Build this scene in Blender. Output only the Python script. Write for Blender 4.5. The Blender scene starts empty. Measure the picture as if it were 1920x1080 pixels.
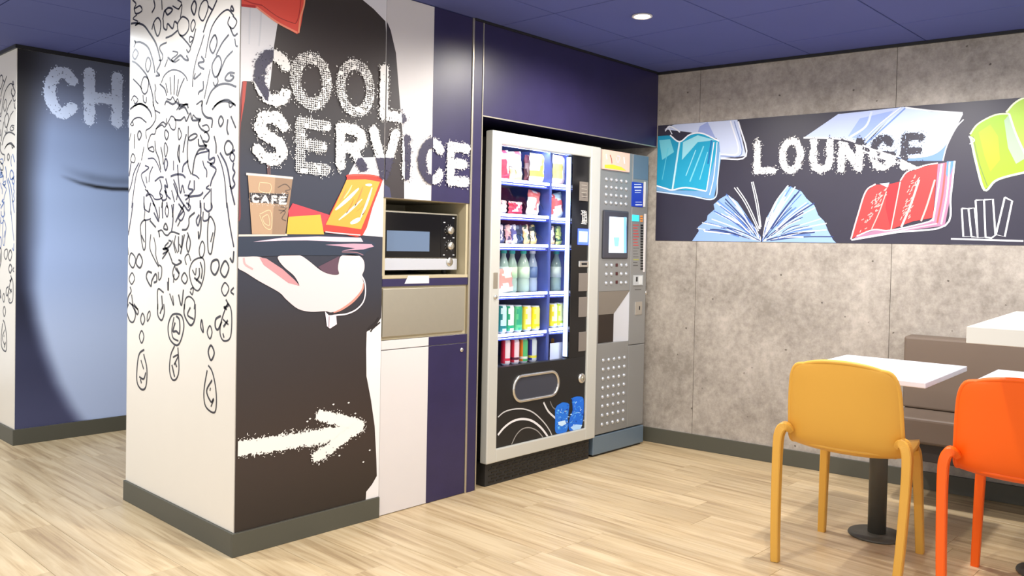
import bpy, bmesh, math, random
import numpy as np
from mathutils import Vector, Matrix
from mathutils.geometry import tessellate_polygon
sc = bpy.context.scene
C = sc.collection
random.seed(4)
rng = np.random.default_rng(4)

# ------------------------------------------------------------------ camera
F = 1571.07; PPY = 495.97
CAM = np.array([-1.66272, -3.03478, 1.25])
CR = np.array([0.68375077, -0.72944193, 0.01998385])
CU = np.array([0.0019979, 0.02925706, 0.99956992])
CD = np.array([0.72971288, 0.68341678, -0.02146189])
cam = bpy.data.cameras.new('camera'); co = bpy.data.objects.new('camera', cam); C.objects.link(co)
cam.sensor_width = 36; cam.lens = F / 1920 * 36; cam.shift_y = -(540 - PPY) / 1920
cam.clip_start = .05
m = Matrix.Identity(4)
for i in range(3):
    m[i][0] = CR[i]; m[i][1] = CU[i]; m[i][2] = -CD[i]; m[i][3] = CAM[i]
co.matrix_world = m
sc.camera = co
# ------------------------------------------------------------------ exposure, world
sc.view_settings.view_transform = 'Standard'; sc.view_settings.look = 'None'
sc.view_settings.gamma = 1; sc.view_settings.use_curve_mapping = False
sc.view_settings.exposure = 0.0
try:
    sc.cycles.use_denoising = True; sc.cycles.max_bounces = 8; sc.cycles.transparent_max_bounces = 12
    sc.cycles.sample_clamp_indirect = 6
except Exception: pass
w = bpy.data.worlds.new('world'); sc.world = w; w.use_nodes = True
w.node_tree.nodes['Background'].inputs[0].default_value = (0.95, 0.97, 1.0, 1)
w.node_tree.nodes['Background'].inputs[1].default_value = 1.3

H = 2.388; L = 2.9265; LA = -0.1138; NW = math.sqrt(1 + LA * LA); TW = math.atan(-LA)
X1, X2, X3, X4, ZN, ZS, ZP, ZH = .7152, 1.0019, 1.2553, 1.3355, 1.4594, 1.1049, .8204, 1.9073
BB = .0944; DC = 1.0316; YC = 2.5354; XC = -.0427; ZT, ZB = 2.0473, 1.3067

LAMPS = [(1.755, -.67, 20, (1, .95, .88)), (.40, -1.1, 16, (1, .95, .88)), (-1.25, -.95, 19, (1, .95, .9)),
         (1.98, -1.74, 27, (1, .96, .92)), (2.06, -3.05, 16, (1, .96, .92)), (.75, -2.0, 18, (1, .95, .88)), (-.85, 1.25, 24, (.92, .96, 1)),
         (-.6, .2, 8, (.97, .97, 1)), (-.25, 1.85, 10, (.88, .94, 1)), (-1.8, 2.2, 20, (.92, .96, 1))]
for i, (lx, ly, e, c) in enumerate(LAMPS):  # first lamp is seen; table ones follow shadows; the rest are unseen fill, added
    l = bpy.data.lights.new('lamp_and_fill_spot', 'SPOT'); l.energy = e * 3.75; l.color = c
    l.shadow_soft_size = .035; l.spot_size = math.radians(170); l.spot_blend = .5
    o = bpy.data.objects.new('lamp_and_fill_spot', l); o.location = (lx, ly, H - .03); C.objects.link(o)

# ------------------------------------------------------------------ helpers
def at(u, w, axis, val):
    dr = CR * (u - 960) / F - CU * (w - PPY) / F + CD
    t = (val - CAM[axis]) / dr[axis]
    return CAM + dr * t
def at_s(u, w, y=0.0):            # point of a plane parallel to the service wall -> (x, z)
    p = at(u, w, 1, y); return p[0], p[2]
def at_l(u, w, x=0.0):            # plane of the pillar's side face -> (y, z)
    p = at(u, w, 0, x); return p[1], p[2]
def at_w(u, w, off=0.0):          # plane of the lounge wall -> (distance along it, z)
    dr = CR * (u - 960) / F - CU * (w - PPY) / F + CD
    t = (L - off * NW - CAM[0] + LA * CAM[1]) / (dr[0] - LA * dr[1])
    p = CAM + dr * t; return p[1] * NW + off * LA, p[2]

def lin(c):
    return tuple(((v / 255) / 12.92 if v / 255 <= .04045 else ((v / 255 + .055) / 1.055) ** 2.4) for v in c[:3]) + (1,)

MATS = {}
def mat(name, rgb, rough=.5, metal=0, noise=0, nscale=8, bump=0, emit=0, spec=.5, coat=0):
    if name in MATS: return MATS[name]
    m = bpy.data.materials.new(name); m.use_nodes = True; nt = m.node_tree; b = nt.nodes['Principled BSDF']
    b.inputs['Base Color'].default_value = lin(rgb); b.inputs['Roughness'].default_value = rough
    b.inputs['Metallic'].default_value = metal; b.inputs['Specular IOR Level'].default_value = spec
    b.inputs['Coat Weight'].default_value = coat
    tc = nt.nodes.new('ShaderNodeTexCoord'); n = nt.nodes.new('ShaderNodeTexNoise')
    n.inputs['Scale'].default_value = nscale; n.inputs['Detail'].default_value = 5
    nt.links.new(tc.outputs['Object'], n.inputs['Vector'])
    r = nt.nodes.new('ShaderNodeMapRange'); r.inputs[3].default_value = 1 - max(noise, .015); r.inputs[4].default_value = 1 + max(noise, .015)
    mx = nt.nodes.new('ShaderNodeVectorMath'); mx.operation = 'SCALE'; mx.inputs[0].default_value = lin(rgb)[:3]
    nt.links.new(n.outputs['Fac'], r.inputs[0]); nt.links.new(r.outputs[0], mx.inputs['Scale'])
    nt.links.new(mx.outputs[0], b.inputs['Base Color'])
    if bump:
        bp = nt.nodes.new('ShaderNodeBump'); bp.inputs['Strength'].default_value = bump; bp.inputs['Distance'].default_value = .002
        nt.links.new(n.outputs['Fac'], bp.inputs['Height']); nt.links.new(bp.outputs[0], b.inputs['Normal'])
    if emit:
        b.inputs['Emission Color'].default_value = lin(rgb); b.inputs['Emission Strength'].default_value = emit
    MATS[name] = m; return m

def attr_mat(name, rough=.4, emit=0, metal=0):
    m = bpy.data.materials.new(name); m.use_nodes = True; nt = m.node_tree; b = nt.nodes['Principled BSDF']
    a = nt.nodes.new('ShaderNodeAttribute'); a.attribute_name = 'Col'
    nt.links.new(a.outputs['Color'], b.inputs['Base Color']); b.inputs['Roughness'].default_value = rough
    b.inputs['Metallic'].default_value = metal
    if emit:
        nt.links.new(a.outputs['Color'], b.inputs['Emission Color']); b.inputs['Emission Strength'].default_value = emit
    return m
PRINT = attr_mat('printed_film', .42); PACK = attr_mat('printed_packaging', .3); SCREEN = attr_mat('lit_print', .4, 1.0)
PRINTM = attr_mat('printed_matt', .7)

def concrete():
    m = bpy.data.materials.new('concrete_laminate'); m.use_nodes = True; nt = m.node_tree; b = nt.nodes['Principled BSDF']
    N = nt.nodes.new; K = nt.links.new
    tc = N('ShaderNodeTexCoord')
    n1 = N('ShaderNodeTexNoise'); n1.inputs['Scale'].default_value = 2.6; n1.inputs['Detail'].default_value = 8; n1.inputs['Roughness'].default_value = .62
    n2 = N('ShaderNodeTexNoise'); n2.inputs['Scale'].default_value = 22; n2.inputs['Detail'].default_value = 8; n2.inputs['Roughness'].default_value = .75
    K(tc.outputs['Object'], n1.inputs['Vector']); K(tc.outputs['Object'], n2.inputs['Vector'])
    mixn = N('ShaderNodeMath'); mixn.operation = 'ADD'; K(n1.outputs['Fac'], mixn.inputs[0]); K(n2.outputs['Fac'], mixn.inputs[1])
    cr = N('ShaderNodeValToRGB'); cr.color_ramp.elements[0].position = .40; cr.color_ramp.elements[1].position = .62
    cr.color_ramp.elements[0].color = lin((138, 130, 120)); cr.color_ramp.elements[1].color = lin((186, 177, 166))
    h = N('ShaderNodeMath'); h.operation = 'MULTIPLY'; h.inputs[1].default_value = .5; K(mixn.outputs[0], h.inputs[0]); K(h.outputs[0], cr.inputs[0])
    v = N('ShaderNodeTexVoronoi'); v.inputs['Scale'].default_value = 9; K(tc.outputs['Object'], v.inputs['Vector'])
    n3 = N('ShaderNodeTexNoise'); n3.inputs['Scale'].default_value = 90; K(tc.outputs['Object'], n3.inputs['Vector'])
    ad = N('ShaderNodeMath'); ad.operation = 'MULTIPLY_ADD'; ad.inputs[1].default_value = .10; K(n3.outputs['Fac'], ad.inputs[0]); K(v.outputs['Distance'], ad.inputs[2])
    p = N('ShaderNodeValToRGB'); p.color_ramp.elements[0].position = .085; p.color_ramp.elements[1].position = .115
    p.color_ramp.elements[0].color = (.3, .28, .26, 1); p.color_ramp.elements[1].color = (1, 1, 1, 1); K(ad.outputs[0], p.inputs[0])
    mx = N('ShaderNodeMix'); mx.data_type = 'RGBA'; mx.blend_type = 'MULTIPLY'; mx.inputs[0].default_value = 1
    K(cr.outputs[0], mx.inputs[6]); K(p.outputs[0], mx.inputs[7]); K(mx.outputs[2], b.inputs['Base Color'])
    b.inputs['Roughness'].default_value = .55
    bp = N('ShaderNodeBump'); bp.inputs['Strength'].default_value = .25; bp.inputs['Distance'].default_value = .002
    K(n2.outputs['Fac'], bp.inputs['Height']); K(bp.outputs[0], b.inputs['Normal'])
    return m
def planks_mat():
    m = bpy.data.materials.new('oak_laminate'); m.use_nodes = True; nt = m.node_tree; b = nt.nodes['Principled BSDF']
    N = nt.nodes.new; K = nt.links.new
    tc = N('ShaderNodeTexCoord'); oi = N('ShaderNodeObjectInfo')
    off = N('ShaderNodeVectorMath'); off.operation = 'MULTIPLY_ADD'; off.inputs[1].default_value = (37, 61, 0)
    cmb = N('ShaderNodeCombineXYZ'); K(oi.outputs['Random'], cmb.inputs[0]); K(oi.outputs['Random'], cmb.inputs[1])
    K(cmb.outputs[0], off.inputs[0]); K(tc.outputs['Object'], off.inputs[2])
    sx = N('ShaderNodeVectorMath'); sx.operation = 'MULTIPLY'; sx.inputs[1].default_value = (30, 1.6, 1); K(off.outputs[0], sx.inputs[0])
    n1 = N('ShaderNodeTexNoise'); n1.inputs['Scale'].default_value = 1; n1.inputs['Detail'].default_value = 6; n1.inputs['Roughness'].default_value = .6; n1.inputs['Distortion'].default_value = .6
    K(sx.outputs[0], n1.inputs['Vector'])
    sx2 = N('ShaderNodeVectorMath'); sx2.operation = 'MULTIPLY'; sx2.inputs[1].default_value = (9, .9, 1); K(off.outputs[0], sx2.inputs[0])
    n2 = N('ShaderNodeTexNoise'); n2.inputs['Scale'].default_value = 1; n2.inputs['Detail'].default_value = 3; K(sx2.outputs[0], n2.inputs['Vector'])
    cr = N('ShaderNodeValToRGB'); e = cr.color_ramp.elements
    e[0].position = .33; e[0].color = lin((176, 150, 114)); e[1].position = .62; e[1].color = lin((216, 195, 157))
    x = e.new(.46); x.color = lin((201, 177, 137))
    K(n1.outputs['Fac'], cr.inputs[0])
    c2 = N('ShaderNodeValToRGB'); c2.color_ramp.elements[0].position = .3; c2.color_ramp.elements[1].position = .65
    c2.color_ramp.elements[0].color = (.80, .77, .74, 1); c2.color_ramp.elements[1].color = (1.05, 1.05, 1.05, 1); K(n2.outputs['Fac'], c2.inputs[0])
    mx = N('ShaderNodeMix'); mx.data_type = 'RGBA'; mx.blend_type = 'MULTIPLY'; mx.inputs[0].default_value = .8
    K(cr.outputs[0], mx.inputs[6]); K(c2.outputs[0], mx.inputs[7])
    rr = N('ShaderNodeMapRange'); rr.inputs[3].default_value = .92; rr.inputs[4].default_value = 1.04; K(oi.outputs['Random'], rr.inputs[0])
    sc_ = N('ShaderNodeVectorMath'); sc_.operation = 'SCALE'; K(mx.outputs[2], sc_.inputs[0]); K(rr.outputs[0], sc_.inputs['Scale'])
    K(sc_.outputs[0], b.inputs['Base Color']); b.inputs['Roughness'].default_value = .38
    bp = N('ShaderNodeBump'); bp.inputs['Strength'].default_value = .12; bp.inputs['Distance'].default_value = .001
    K(n1.outputs['Fac'], bp.inputs['Height']); K(bp.outputs[0], b.inputs['Normal'])
    return m
def glass_mat(name, tint=(1, 1, 1), refl=.08):
    m = bpy.data.materials.new(name); m.use_nodes = True; nt = m.node_tree; nt.nodes.clear()
    o = nt.nodes.new('ShaderNodeOutputMaterial'); t = nt.nodes.new('ShaderNodeBsdfTransparent'); g = nt.nodes.new('ShaderNodeBsdfGlossy')
    t.inputs[0].default_value = tint + (1,); g.inputs['Roughness'].default_value = .03
    lw = nt.nodes.new('ShaderNodeLayerWeight'); lw.inputs[0].default_value = .15
    mr = nt.nodes.new('ShaderNodeMapRange'); mr.inputs[3].default_value = refl * .1; mr.inputs[4].default_value = .35
    mx = nt.nodes.new('ShaderNodeMixShader')
    nt.links.new(lw.outputs['Fresnel'], mr.inputs[0]); nt.links.new(mr.outputs[0], mx.inputs[0])
    nt.links.new(t.outputs[0], mx.inputs[1]); nt.links.new(g.outputs[0], mx.inputs[2]); nt.links.new(mx.outputs[0], o.inputs[0])
    return m

class B:                         # a mesh under construction, in world coordinates unless its parent is rotated
    def __init__(s): s.v = []; s.f = []; s.c = []; s.sm = []
    def add(s, vs, fs, col=None, smooth=False):
        k = len(s.v); s.v += [tuple(map(float, p)) for p in vs]
        for f in fs: s.f.append([k + i for i in f]); s.c.append(col); s.sm.append(smooth)
        return s
    def box(s, x0, x1, y0, y1, z0, z1, bev=0, col=None, seg=2):
        if bev <= 0:
            vs = [(x, y, z) for x in (x0, x1) for y in (y0, y1) for z in (z0, z1)]
            return s.add(vs, [(0, 1, 3, 2), (4, 6, 7, 5), (0, 4, 5, 1), (2, 3, 7, 6), (0, 2, 6, 4), (1, 5, 7, 3)], col)
        bm = bmesh.new(); bmesh.ops.create_cube(bm, size=1)
        for v in bm.verts: v.co = ((x0 + x1) / 2 + v.co.x * (x1 - x0), (y0 + y1) / 2 + v.co.y * (y1 - y0), (z0 + z1) / 2 + v.co.z * (z1 - z0))
        bmesh.ops.bevel(bm, geom=bm.edges[:], offset=bev, segments=seg, affect='EDGES', profile=.5)
        return s.bm(bm, col, False)
    def bm(s, bm, col=None, smooth=False):
        bm.verts.index_update(); s.add([v.co for v in bm.verts], [[v.index for v in f.verts] for f in bm.faces], col, smooth); bm.free(); return s
    def lathe(s, prof, cx, cy, n=20, axis='z', cols=None, col=None, smooth=True):
        vs = []; fs = []
        for r, h in prof:
            for i in range(n):
                a = 2 * math.pi * i / n
                if axis == 'z': vs.append((cx + r * math.cos(a), cy + r * math.sin(a), h))
                else: vs.append((cx + r * math.cos(a), h, cy + r * math.sin(a)))    # axis y: cx=x, cy=z
        k = len(s.v); s.v += vs
        for j in range(len(prof) - 1):
            for i in range(n):
                i2 = (i + 1) % n
                s.f.append([k + j * n + i, k + j * n + i2, k + (j + 1) * n + i2, k + (j + 1) * n + i])
                s.c.append(cols(j, i / n) if cols else col); s.sm.append(smooth)
        for j in (0, len(prof) - 1):
            if prof[j][0] > 1e-5:
                s.f.append([k + j * n + i for i in range(n)]); s.c.append(cols(j, 0) if cols else col); s.sm.append(False)
        return s
    def sweep(s, path, secs, col=None, smooth=True, up=None, closed=False):   # path of points, section (a,b) half sizes or polygon
        P = [Vector(p) for p in path]; n = len(P); rings = []
        for i, p in enumerate(P):
            t = (P[(i + 1) % n if closed else min(i + 1, n - 1)] - P[(i - 1) % n if closed else max(i - 1, 0)]).normalized()
            u = Vector(up) if up else (Vector((0, 0, 1)) if abs(t.z) < .9 else Vector((0, 1, 0)))
            a = t.cross(u).normalized(); b = a.cross(t).normalized()
            sec = secs[i] if isinstance(secs, list) and isinstance(secs[0], list) else secs
            rings.append([p + a * q[0] + b * q[1] for q in sec])
        m_ = len(rings[0]); k = len(s.v)
        for r in rings: s.v += [tuple(q) for q in r]
        for i in range(n if closed else n - 1):
            for j in range(m_):
                a = k + i * m_; b = k + ((i + 1) % n) * m_
                s.f.append([a + j, a + (j + 1) % m_, b + (j + 1) % m_, b + j]); s.c.append(col); s.sm.append(smooth)
        if not closed:
            s.f.append([k + j for j in range(m_)][::-1]); s.c.append(col); s.sm.append(False)
            s.f.append([k + (n - 1) * m_ + j for j in range(m_)]); s.c.append(col); s.sm.append(False)
        return s
    def make(s, name, material, parent=None, org=None, kind=None, fix=True):
        me = bpy.data.meshes.new(name)
        o_ = org if org is not None else (tuple(parent.location) if parent is not None and abs(parent.rotation_euler.z) < 1e-6 else (0, 0, 0))
        me.from_pydata([(a - o_[0], b - o_[1], c - o_[2]) for a, b, c in s.v], [], s.f)
        if any(c is not None for c in s.c):
            ca = me.color_attributes.new('Col', 'FLOAT_COLOR', 'CORNER'); buf = []
            for f, c in zip(s.f, s.c):
                q = lin(c if c is not None else (200, 200, 200)); buf += list(q) * len(f)
            ca.data.foreach_set('color', buf)
        me.polygons.foreach_set('use_smooth', s.sm)
        if fix:
            bm = bmesh.new(); bm.from_mesh(me); bmesh.ops.recalc_face_normals(bm, faces=bm.faces[:]); bm.to_mesh(me); bm.free()
        me.materials.append(material); me.update()
        o = bpy.data.objects.new(name, me); C.objects.link(o)
        if parent is not None: o.parent = parent
        elif org is not None: o.location = org
        if kind: o['kind'] = kind
        return o

def circ(r, n=8, r2=None): return [(r * math.cos(2 * math.pi * i / n), (r2 or r) * math.sin(2 * math.pi * i / n)) for i in range(n)]
def rrect(a, b, c=.3):          # rounded section, half sizes a, b
    k = min(a, b) * c; return [(a, -b + k), (a, b - k), (a - k, b), (-a + k, b), (-a, b - k), (-a, -b + k), (-a + k, -b), (a - k, -b)]
def tag(o, label, cat, group=None):
    o['label'] = label; o['category'] = cat
    if group: o['group'] = group
    return o
def empty(name, loc, label=None, cat=None, group=None, rz=0):
    o = bpy.data.objects.new(name, None); C.objects.link(o); o.location = loc; o.rotation_euler = (0, 0, rz); o.empty_display_size = .1
    if label: tag(o, label, cat, group)
    return o
def copy_tree(o, parent=None):
    c = o.copy(); C.objects.link(c); c.parent = parent
    for ch in list(o.children): copy_tree(ch, c)
    return c
def curve(pts, n=5, closed=False):      # Catmull-Rom through the points
    P = [np.array(p, float) for p in pts]
    if len(P) < 3: return P
    out = []; m_ = len(P)
    for i in range(m_ if closed else m_ - 1):
        p1, p2 = P[i], P[(i + 1) % m_]
        p0 = P[i - 1] if (i or closed) else 2 * p1 - p2
        p3 = P[(i + 2) % m_] if (closed or i + 2 < m_) else 2 * p2 - p1
        for k in range(n):
            t = k / n; out.append(.5 * ((2 * p1) + (p2 - p0) * t + (2 * p0 - 5 * p1 + 4 * p2 - p3) * t * t + (3 * p1 - p0 - 3 * p2 + p3) * t ** 3))
    if not closed: out.append(P[-1])
    return out

# flat print on a surface: place(s, z, off) gives the 3-D point
class Ink:
    def __init__(s, place, clip=None): s.place = place; s.clip = clip; s.b = B()
    def cl(s, p):
        if not s.clip: return p
        a, b, c, d = s.clip; return (min(max(p[0], a), b), min(max(p[1], c), d))
    def poly(s, pts, col, lay):
        pts = [s.cl(p) for p in pts]
        tr = tessellate_polygon([[Vector((p[0], p[1], 0)) for p in pts]])
        s.b.add([s.place(p[0], p[1], lay * .0004) for p in pts], [t for t in tr], col); return s
    def line(s, pts, wd, col, lay, smooth=True, closed=False, taper=False):
        P = curve(pts, 5, closed) if smooth else [np.array(p, float) for p in pts]
        if closed: P = P + [P[0]]
        n = len(P); vs = []
        for i in range(n):
            t = P[min(i + 1, n - 1)] - P[max(i - 1, 0)]; t = t / (np.linalg.norm(t) + 1e-9)
            q = wd / 2 * (1 if not taper else max(.25, math.sin(math.pi * (i + .5) / n) ** .5))
            for sg in (-1, 1):
                a = s.cl((P[i][0] - t[1] * q * sg, P[i][1] + t[0] * q * sg)); vs.append(s.place(a[0], a[1], lay * .0004))
        s.b.add(vs, [(2 * i, 2 * i + 1, 2 * i + 3, 2 * i + 2) for i in range(n - 1)], col); return s
    def cells(s, grid, s0, z0, st, colf, lay):
        nz, ns = grid.shape
        for j in range(nz):
            i = 0
            while i < ns:
                if grid[j, i]:
                    k = i; c0 = colf(s0 + (i + .5) * st, z0 + (j + .5) * st)
                    while k < ns and grid[j, k] and colf(s0 + (k + .5) * st, z0 + (j + .5) * st) == c0: k += 1
                    if c0 is not None:
                        a, b_ = s0 + i * st, s0 + k * st; c, d = z0 + j * st, z0 + (j + 1) * st
                        s.b.add([s.place(a, c, lay * .0004), s.place(b_, c, lay * .0004), s.place(b_, d, lay * .0004), s.place(a, d, lay * .0004)], [(0, 1, 2, 3)], c0)
                    i = k
                else: i += 1
        return s
    def make(s, name, parent, material=None, org=None): return s.b.make(name, material or PRINT, parent, org, fix=False)

def inside(p, poly):
    x, y = p; r = False; n = len(poly)
    for i in range(n):
        (x1, y1), (x2, y2) = poly[i], poly[i - 1]
        if (y1 > y) != (y2 > y) and x < (x2 - x1) * (y - y1) / (y2 - y1) + x1: r = not r
    return r
def vnoise(shape, cell):
    a, b = int(shape[0] / cell) + 3, int(shape[1] / cell) + 3; g = rng.random((a, b))
    y = np.arange(shape[0]) / cell; x = np.arange(shape[1]) / cell; yi = y.astype(int); xi = x.astype(int)
    fy = (y - yi)[:, None]; fx = (x - xi)[None, :]; fy = fy * fy * (3 - 2 * fy); fx = fx * fx * (3 - 2 * fx)
    G = lambda i, j: g[np.ix_(yi + i, xi + j)]
    return (G(0, 0) * (1 - fx) + G(0, 1) * fx) * (1 - fy) + (G(1, 0) * (1 - fx) + G(1, 1) * fx) * fy
def arc(cx, cy, rx, ry, a0, a1, n=14): return [(cx + rx * math.cos(math.radians(a0 + (a1 - a0) * i / n)), cy + ry * math.sin(math.radians(a0 + (a1 - a0) * i / n))) for i in range(n + 1)]
GL = {'C': [arc(.55, .5, .55, .5, 42, 318)], 'O': [arc(.5, .5, .5, .5, 0, 360, 20)], 'L': [[(0, 1), (0, 0), (1, 0)]],
      'H': [[(0, 1), (0, 0)], [(1, 1), (1, 0)], [(0, .5), (1, .5)]], 'E': [[(1, 1), (0, 1), (0, 0), (1, 0)], [(0, .52), (.85, .52)]],
      'F': [[(1, 1), (0, 1), (0, 0)], [(0, .52), (.85, .52)]], 'A': [[(0, 0), (.5, 1), (1, 0)], [(.2, .35), (.8, .35)]],
      'R': [[(0, 0), (0, 1), (.6, 1), (.9, .9), (.95, .75), (.85, .58), (.6, .5), (0, .5)], [(.5, .5), (1, 0)]],
      'S': [[(1, .82), (.8, .97), (.5, 1), (.2, .96), (.02, .78), (.15, .6), (.5, .5), (.85, .4), (1, .22), (.8, .04), (.5, 0), (.2, .03), (0, .18)]],
      'V': [[(0, 1), (.5, 0), (1, 1)]], 'I': [[(.5, 1), (.5, 0)]], 'U': [[(0, 1), (0, .35), (.12, .1), (.5, 0), (.88, .1), (1, .35), (1, 1)]],
      'N': [[(0, 0), (0, 1), (1, 0), (1, 1)]], 'G': [arc(.55, .5, .55, .5, 42, 340), [(.6, .42), (1.05, .42), (1.05, .15)]],
      'T': [[(0, 1), (1, 1)], [(.5, 1), (.5, 0)]], 'X': [[(0, 0), (1, 1)], [(0, 1), (1, 0)]]}
def grunge(segs, hw, box, st=.003, rough=.012, speck=.05, tone=0, hole=.14):
    s0, s1, z0, z1 = box; pad = .03; s0 -= pad; s1 += pad; z0 -= pad; z1 += pad
    ns, nz = int((s1 - s0) / st) + 1, int((z1 - z0) / st) + 1
    X, Z = np.meshgrid(s0 + (np.arange(ns) + .5) * st, z0 + (np.arange(nz) + .5) * st)
    d = np.full(X.shape, 9.)
    for pl in segs:
        for (ax, az), (bx, bz) in zip(pl[:-1], pl[1:]):
            vx, vz = bx - ax, bz - az; t = np.clip(((X - ax) * vx + (Z - az) * vz) / (vx * vx + vz * vz + 1e-12), 0, 1)
            d = np.minimum(d, np.hypot(X - ax - t * vx, Z - az - t * vz))
    n1 = vnoise(X.shape, 1.7); n2 = rng.random(X.shape); n3 = vnoise(X.shape, 7)
    v = hw * .93 - d + (n1 - .5) * rough + (n3 - .5) * rough * .6
    g = (v > 0) & ~((n1 < hole) & (n3 < .6))
    g |= (v > -.012) & (n1 > .84) & (n2 < .6)
    g |= (v > -.012) & (n2 < speck)
    if tone:
        k = math.pi / (st * 2.0); ht = np.sin((X + Z) * k / 1.5) * np.sin((X - Z) * k / 1.5)
        g = ((v > -.001 + (n3 - .5) * .012) & (ht > .02 + (n1 - .5) * .9)) | ((v > -.014) & (n1 > .84) & (n2 < .5))
        g |= (v > .006) & (n3 > .74)
    return g, s0, z0
def letter(ink, ch, box, hw, colf, lay, **k):
    s0, s1, z0, z1 = box; a, b, c, d = s0 + hw, s1 - hw, z0 + hw, z1 - hw
    if a > b: a = b = (s0 + s1) / 2
    segs = [[(a + (b - a) * p[0], c + (d - c) * p[1]) for p in pl] for pl in GL[ch]]
    g, gs, gz = grunge(segs, hw, box, **k); ink.cells(g, gs, gz, k.get('st', .003), colf, lay)

# ------------------------------------------------------------------ materials
M_CONC = concrete(); M_OAK = planks_mat()
M_CEIL = mat('ceiling_blue', (80, 88, 148), .8, noise=.06, nscale=3); M_CEILGAP = mat('ceiling_gap', (62, 66, 96), .7)
M_BLACK = mat('black_trim', (26, 25, 26), .5); M_SKIRT = mat('skirting_olive_grey', (78, 77, 66), .5, noise=.03)
M_CREAM = mat('cream_panel', (232, 226, 216), .42); M_WHITEP = mat('white_panel', (214, 209, 207), .4)
M_NAVY = mat('navy_panel', (42, 36, 74), .38, noise=.22, nscale=9); M_ALU = mat('satin_aluminium', (190, 182, 165), .35, .8)
M_STEEL = mat('brushed_steel', (188, 182, 164), .38, .75, noise=.04, nscale=30); M_BEIGE = mat('beige_niche', (176, 164, 134), .6, noise=.06, nscale=14)
M_SILVER = mat('silver_door_frame', (206, 206, 198), .42, .35); M_DARK = mat('machine_black', (24, 23, 24), .45)
M_DARKG = mat('machine_black_gloss', (17, 16, 17), .12); M_PLINTH = mat('plinth_black', (38, 36, 34), .6)
M_COFFEE = mat('coffee_grey', (150, 150, 148), .38, .45, noise=.03); M_COFFEE2 = mat('coffee_blue_grey', (112, 130, 146), .4, .4)
M_CHROME = mat('bright_metal', (216, 212, 204), .22, .9); M_INT = mat('machine_interior', (70, 86, 156), .35)
M_LED = mat('led_strip', (196, 214, 255), .5, emit=11); M_LEDB = mat('led_blue', (70, 96, 255), .5, emit=1.6)
M_SPIRAL = mat('spiral_wire', (60, 62, 72), .35, .8)

# ------------------------------------------------------------------ setting: floor
floor = B().box(-3.2, 4.2, -4.2, 5.2, -.06, -.012).make('floor', mat('floor_gap', (120, 96, 66), .8), kind='structure')
pw, pl_, g = .186, 1.22, .0012
pm = None
for i in range(-12, 18):
    off = random.random() * pl_
    for k in range(-3, 5):
        y0 = k * pl_ + off - .6; x0 = i * pw
        if y0 > 4.0 or y0 < -3.9: continue
        if x0 > 3.05 or x0 < -2.1: continue
        if y0 > 1.2 and x0 > 1.0: continue
        if y0 < -1.9 and x0 < -1.0: continue
        if pm is None:
            o = B().box(0, pw - g, 0, pl_ - g, -.012, 0, .0006, seg=1).make('plank', M_OAK, floor); pm = o.data
        else:
            o = bpy.data.objects.new('plank', pm); C.objects.link(o); o.parent = floor
        o.location = (x0, y0, 0)
# ceiling
ceil = B().box(-3.2, 4.2, -4.2, 5.2, H + .014, H + .06).make('ceiling', M_CEILGAP, kind='structure')
tm = None
for i in range(-6, 6):
    for k in range(-7, 7):
        x0 = .24 + .61 * i; y0 = -.36 + .6 * k
        if x0 > 3.2 or x0 < -2.6 or y0 > 3.4: continue
        if y0 > 1.1 and x0 > 1.0: continue
        if y0 < -2.7 and x0 < 0: continue
        if tm is None:
            o = B().box(.003, .607, .003, .597, H, H + .014, .0015, seg=1).make('ceiling_panel', M_CEIL, ceil, org=(0, 0, 0)); tm = o.data
        else:
            o = bpy.data.objects.new('ceiling_panel', tm); C.objects.link(o); o.parent = ceil
        o.location = (x0, y0, 0)
# lounge wall, turned slightly about the corner
wr = B().box(.006, .12, -4.2, 1.1, 0, H + .02).make('wall_right', mat('wall_joint', (96, 90, 82), .8), kind='structure')
wr.location = (L, 0, 0); wr.rotation_euler.z = TW
SEAM = [1.1, -.2864 * NW, -1.4193 * NW, -2.552 * NW, -3.69 * NW]
for a, b in zip(SEAM[:-1], SEAM[1:]):
    B().box(0, .006, b + .0012, a - .0012, 0, H, .0006, seg=1).make('concrete_panel', M_CONC, wr, org=(0, 0, 0))
bb = B().box(-.012, 0, -3.7, 1.0, 0, BB, .002).make('baseboard_right', M_SKIRT, kind='structure'); bb.location = (L, 0, 0); bb.rotation_euler.z = TW
tr = B().box(-.018, 0, -3.7, 1.0, H - .016, H - .001).make('trim_1', M_BLACK, kind='structure'); tr.location = (L, 0, 0); tr.rotation_euler.z = TW
# back of the machine recess, header above it, partition
B().box(X4 - .05, L + .02, .86, .92, 0, H).make('wall_back', mat('recess_dark', (52, 48, 46), .8), kind='structure')
hd = B().box(X4, L - .001, .003, .30, ZH + .004, H).make('wall_header', M_NAVY, kind='structure')
B().box(X4, L - .004, .0, .003, ZH, ZH + .006).make('trim_2', M_ALU, kind='structure')
B().box(X3 + .012, L - .02, -.010, 0, H - .012, H - .001).make('trim_3', M_BLACK, kind='structure')
B().box(X3, X3 + .012, -.006, .02, 0, H - .002, .002).make('trim_4', M_ALU, kind='structure')
B().box(X3 + .013, X4 - .008, -.002, .5, 0, H - .001).make('wall_filler', M_NAVY, kind='structure')
B().box(X4 - .007, X4, -.006, .5, 0, H - .002, .002).make('trim_5', M_ALU, kind='structure')
# the pillar with printed faces
col_ = B().box(.002, X1 - .001, .002, DC, 0, H).make('pillar', M_CREAM, kind='structure')
B().box(-.010, X1 - .001, -.010, .001, 0, BB, .0015).make('baseboard_front', M_SKIRT, kind='structure')
B().box(-.010, .001, .0012, DC + .004, 0, BB, .0015).make('baseboard_left', M_SKIRT, kind='structure')
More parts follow.
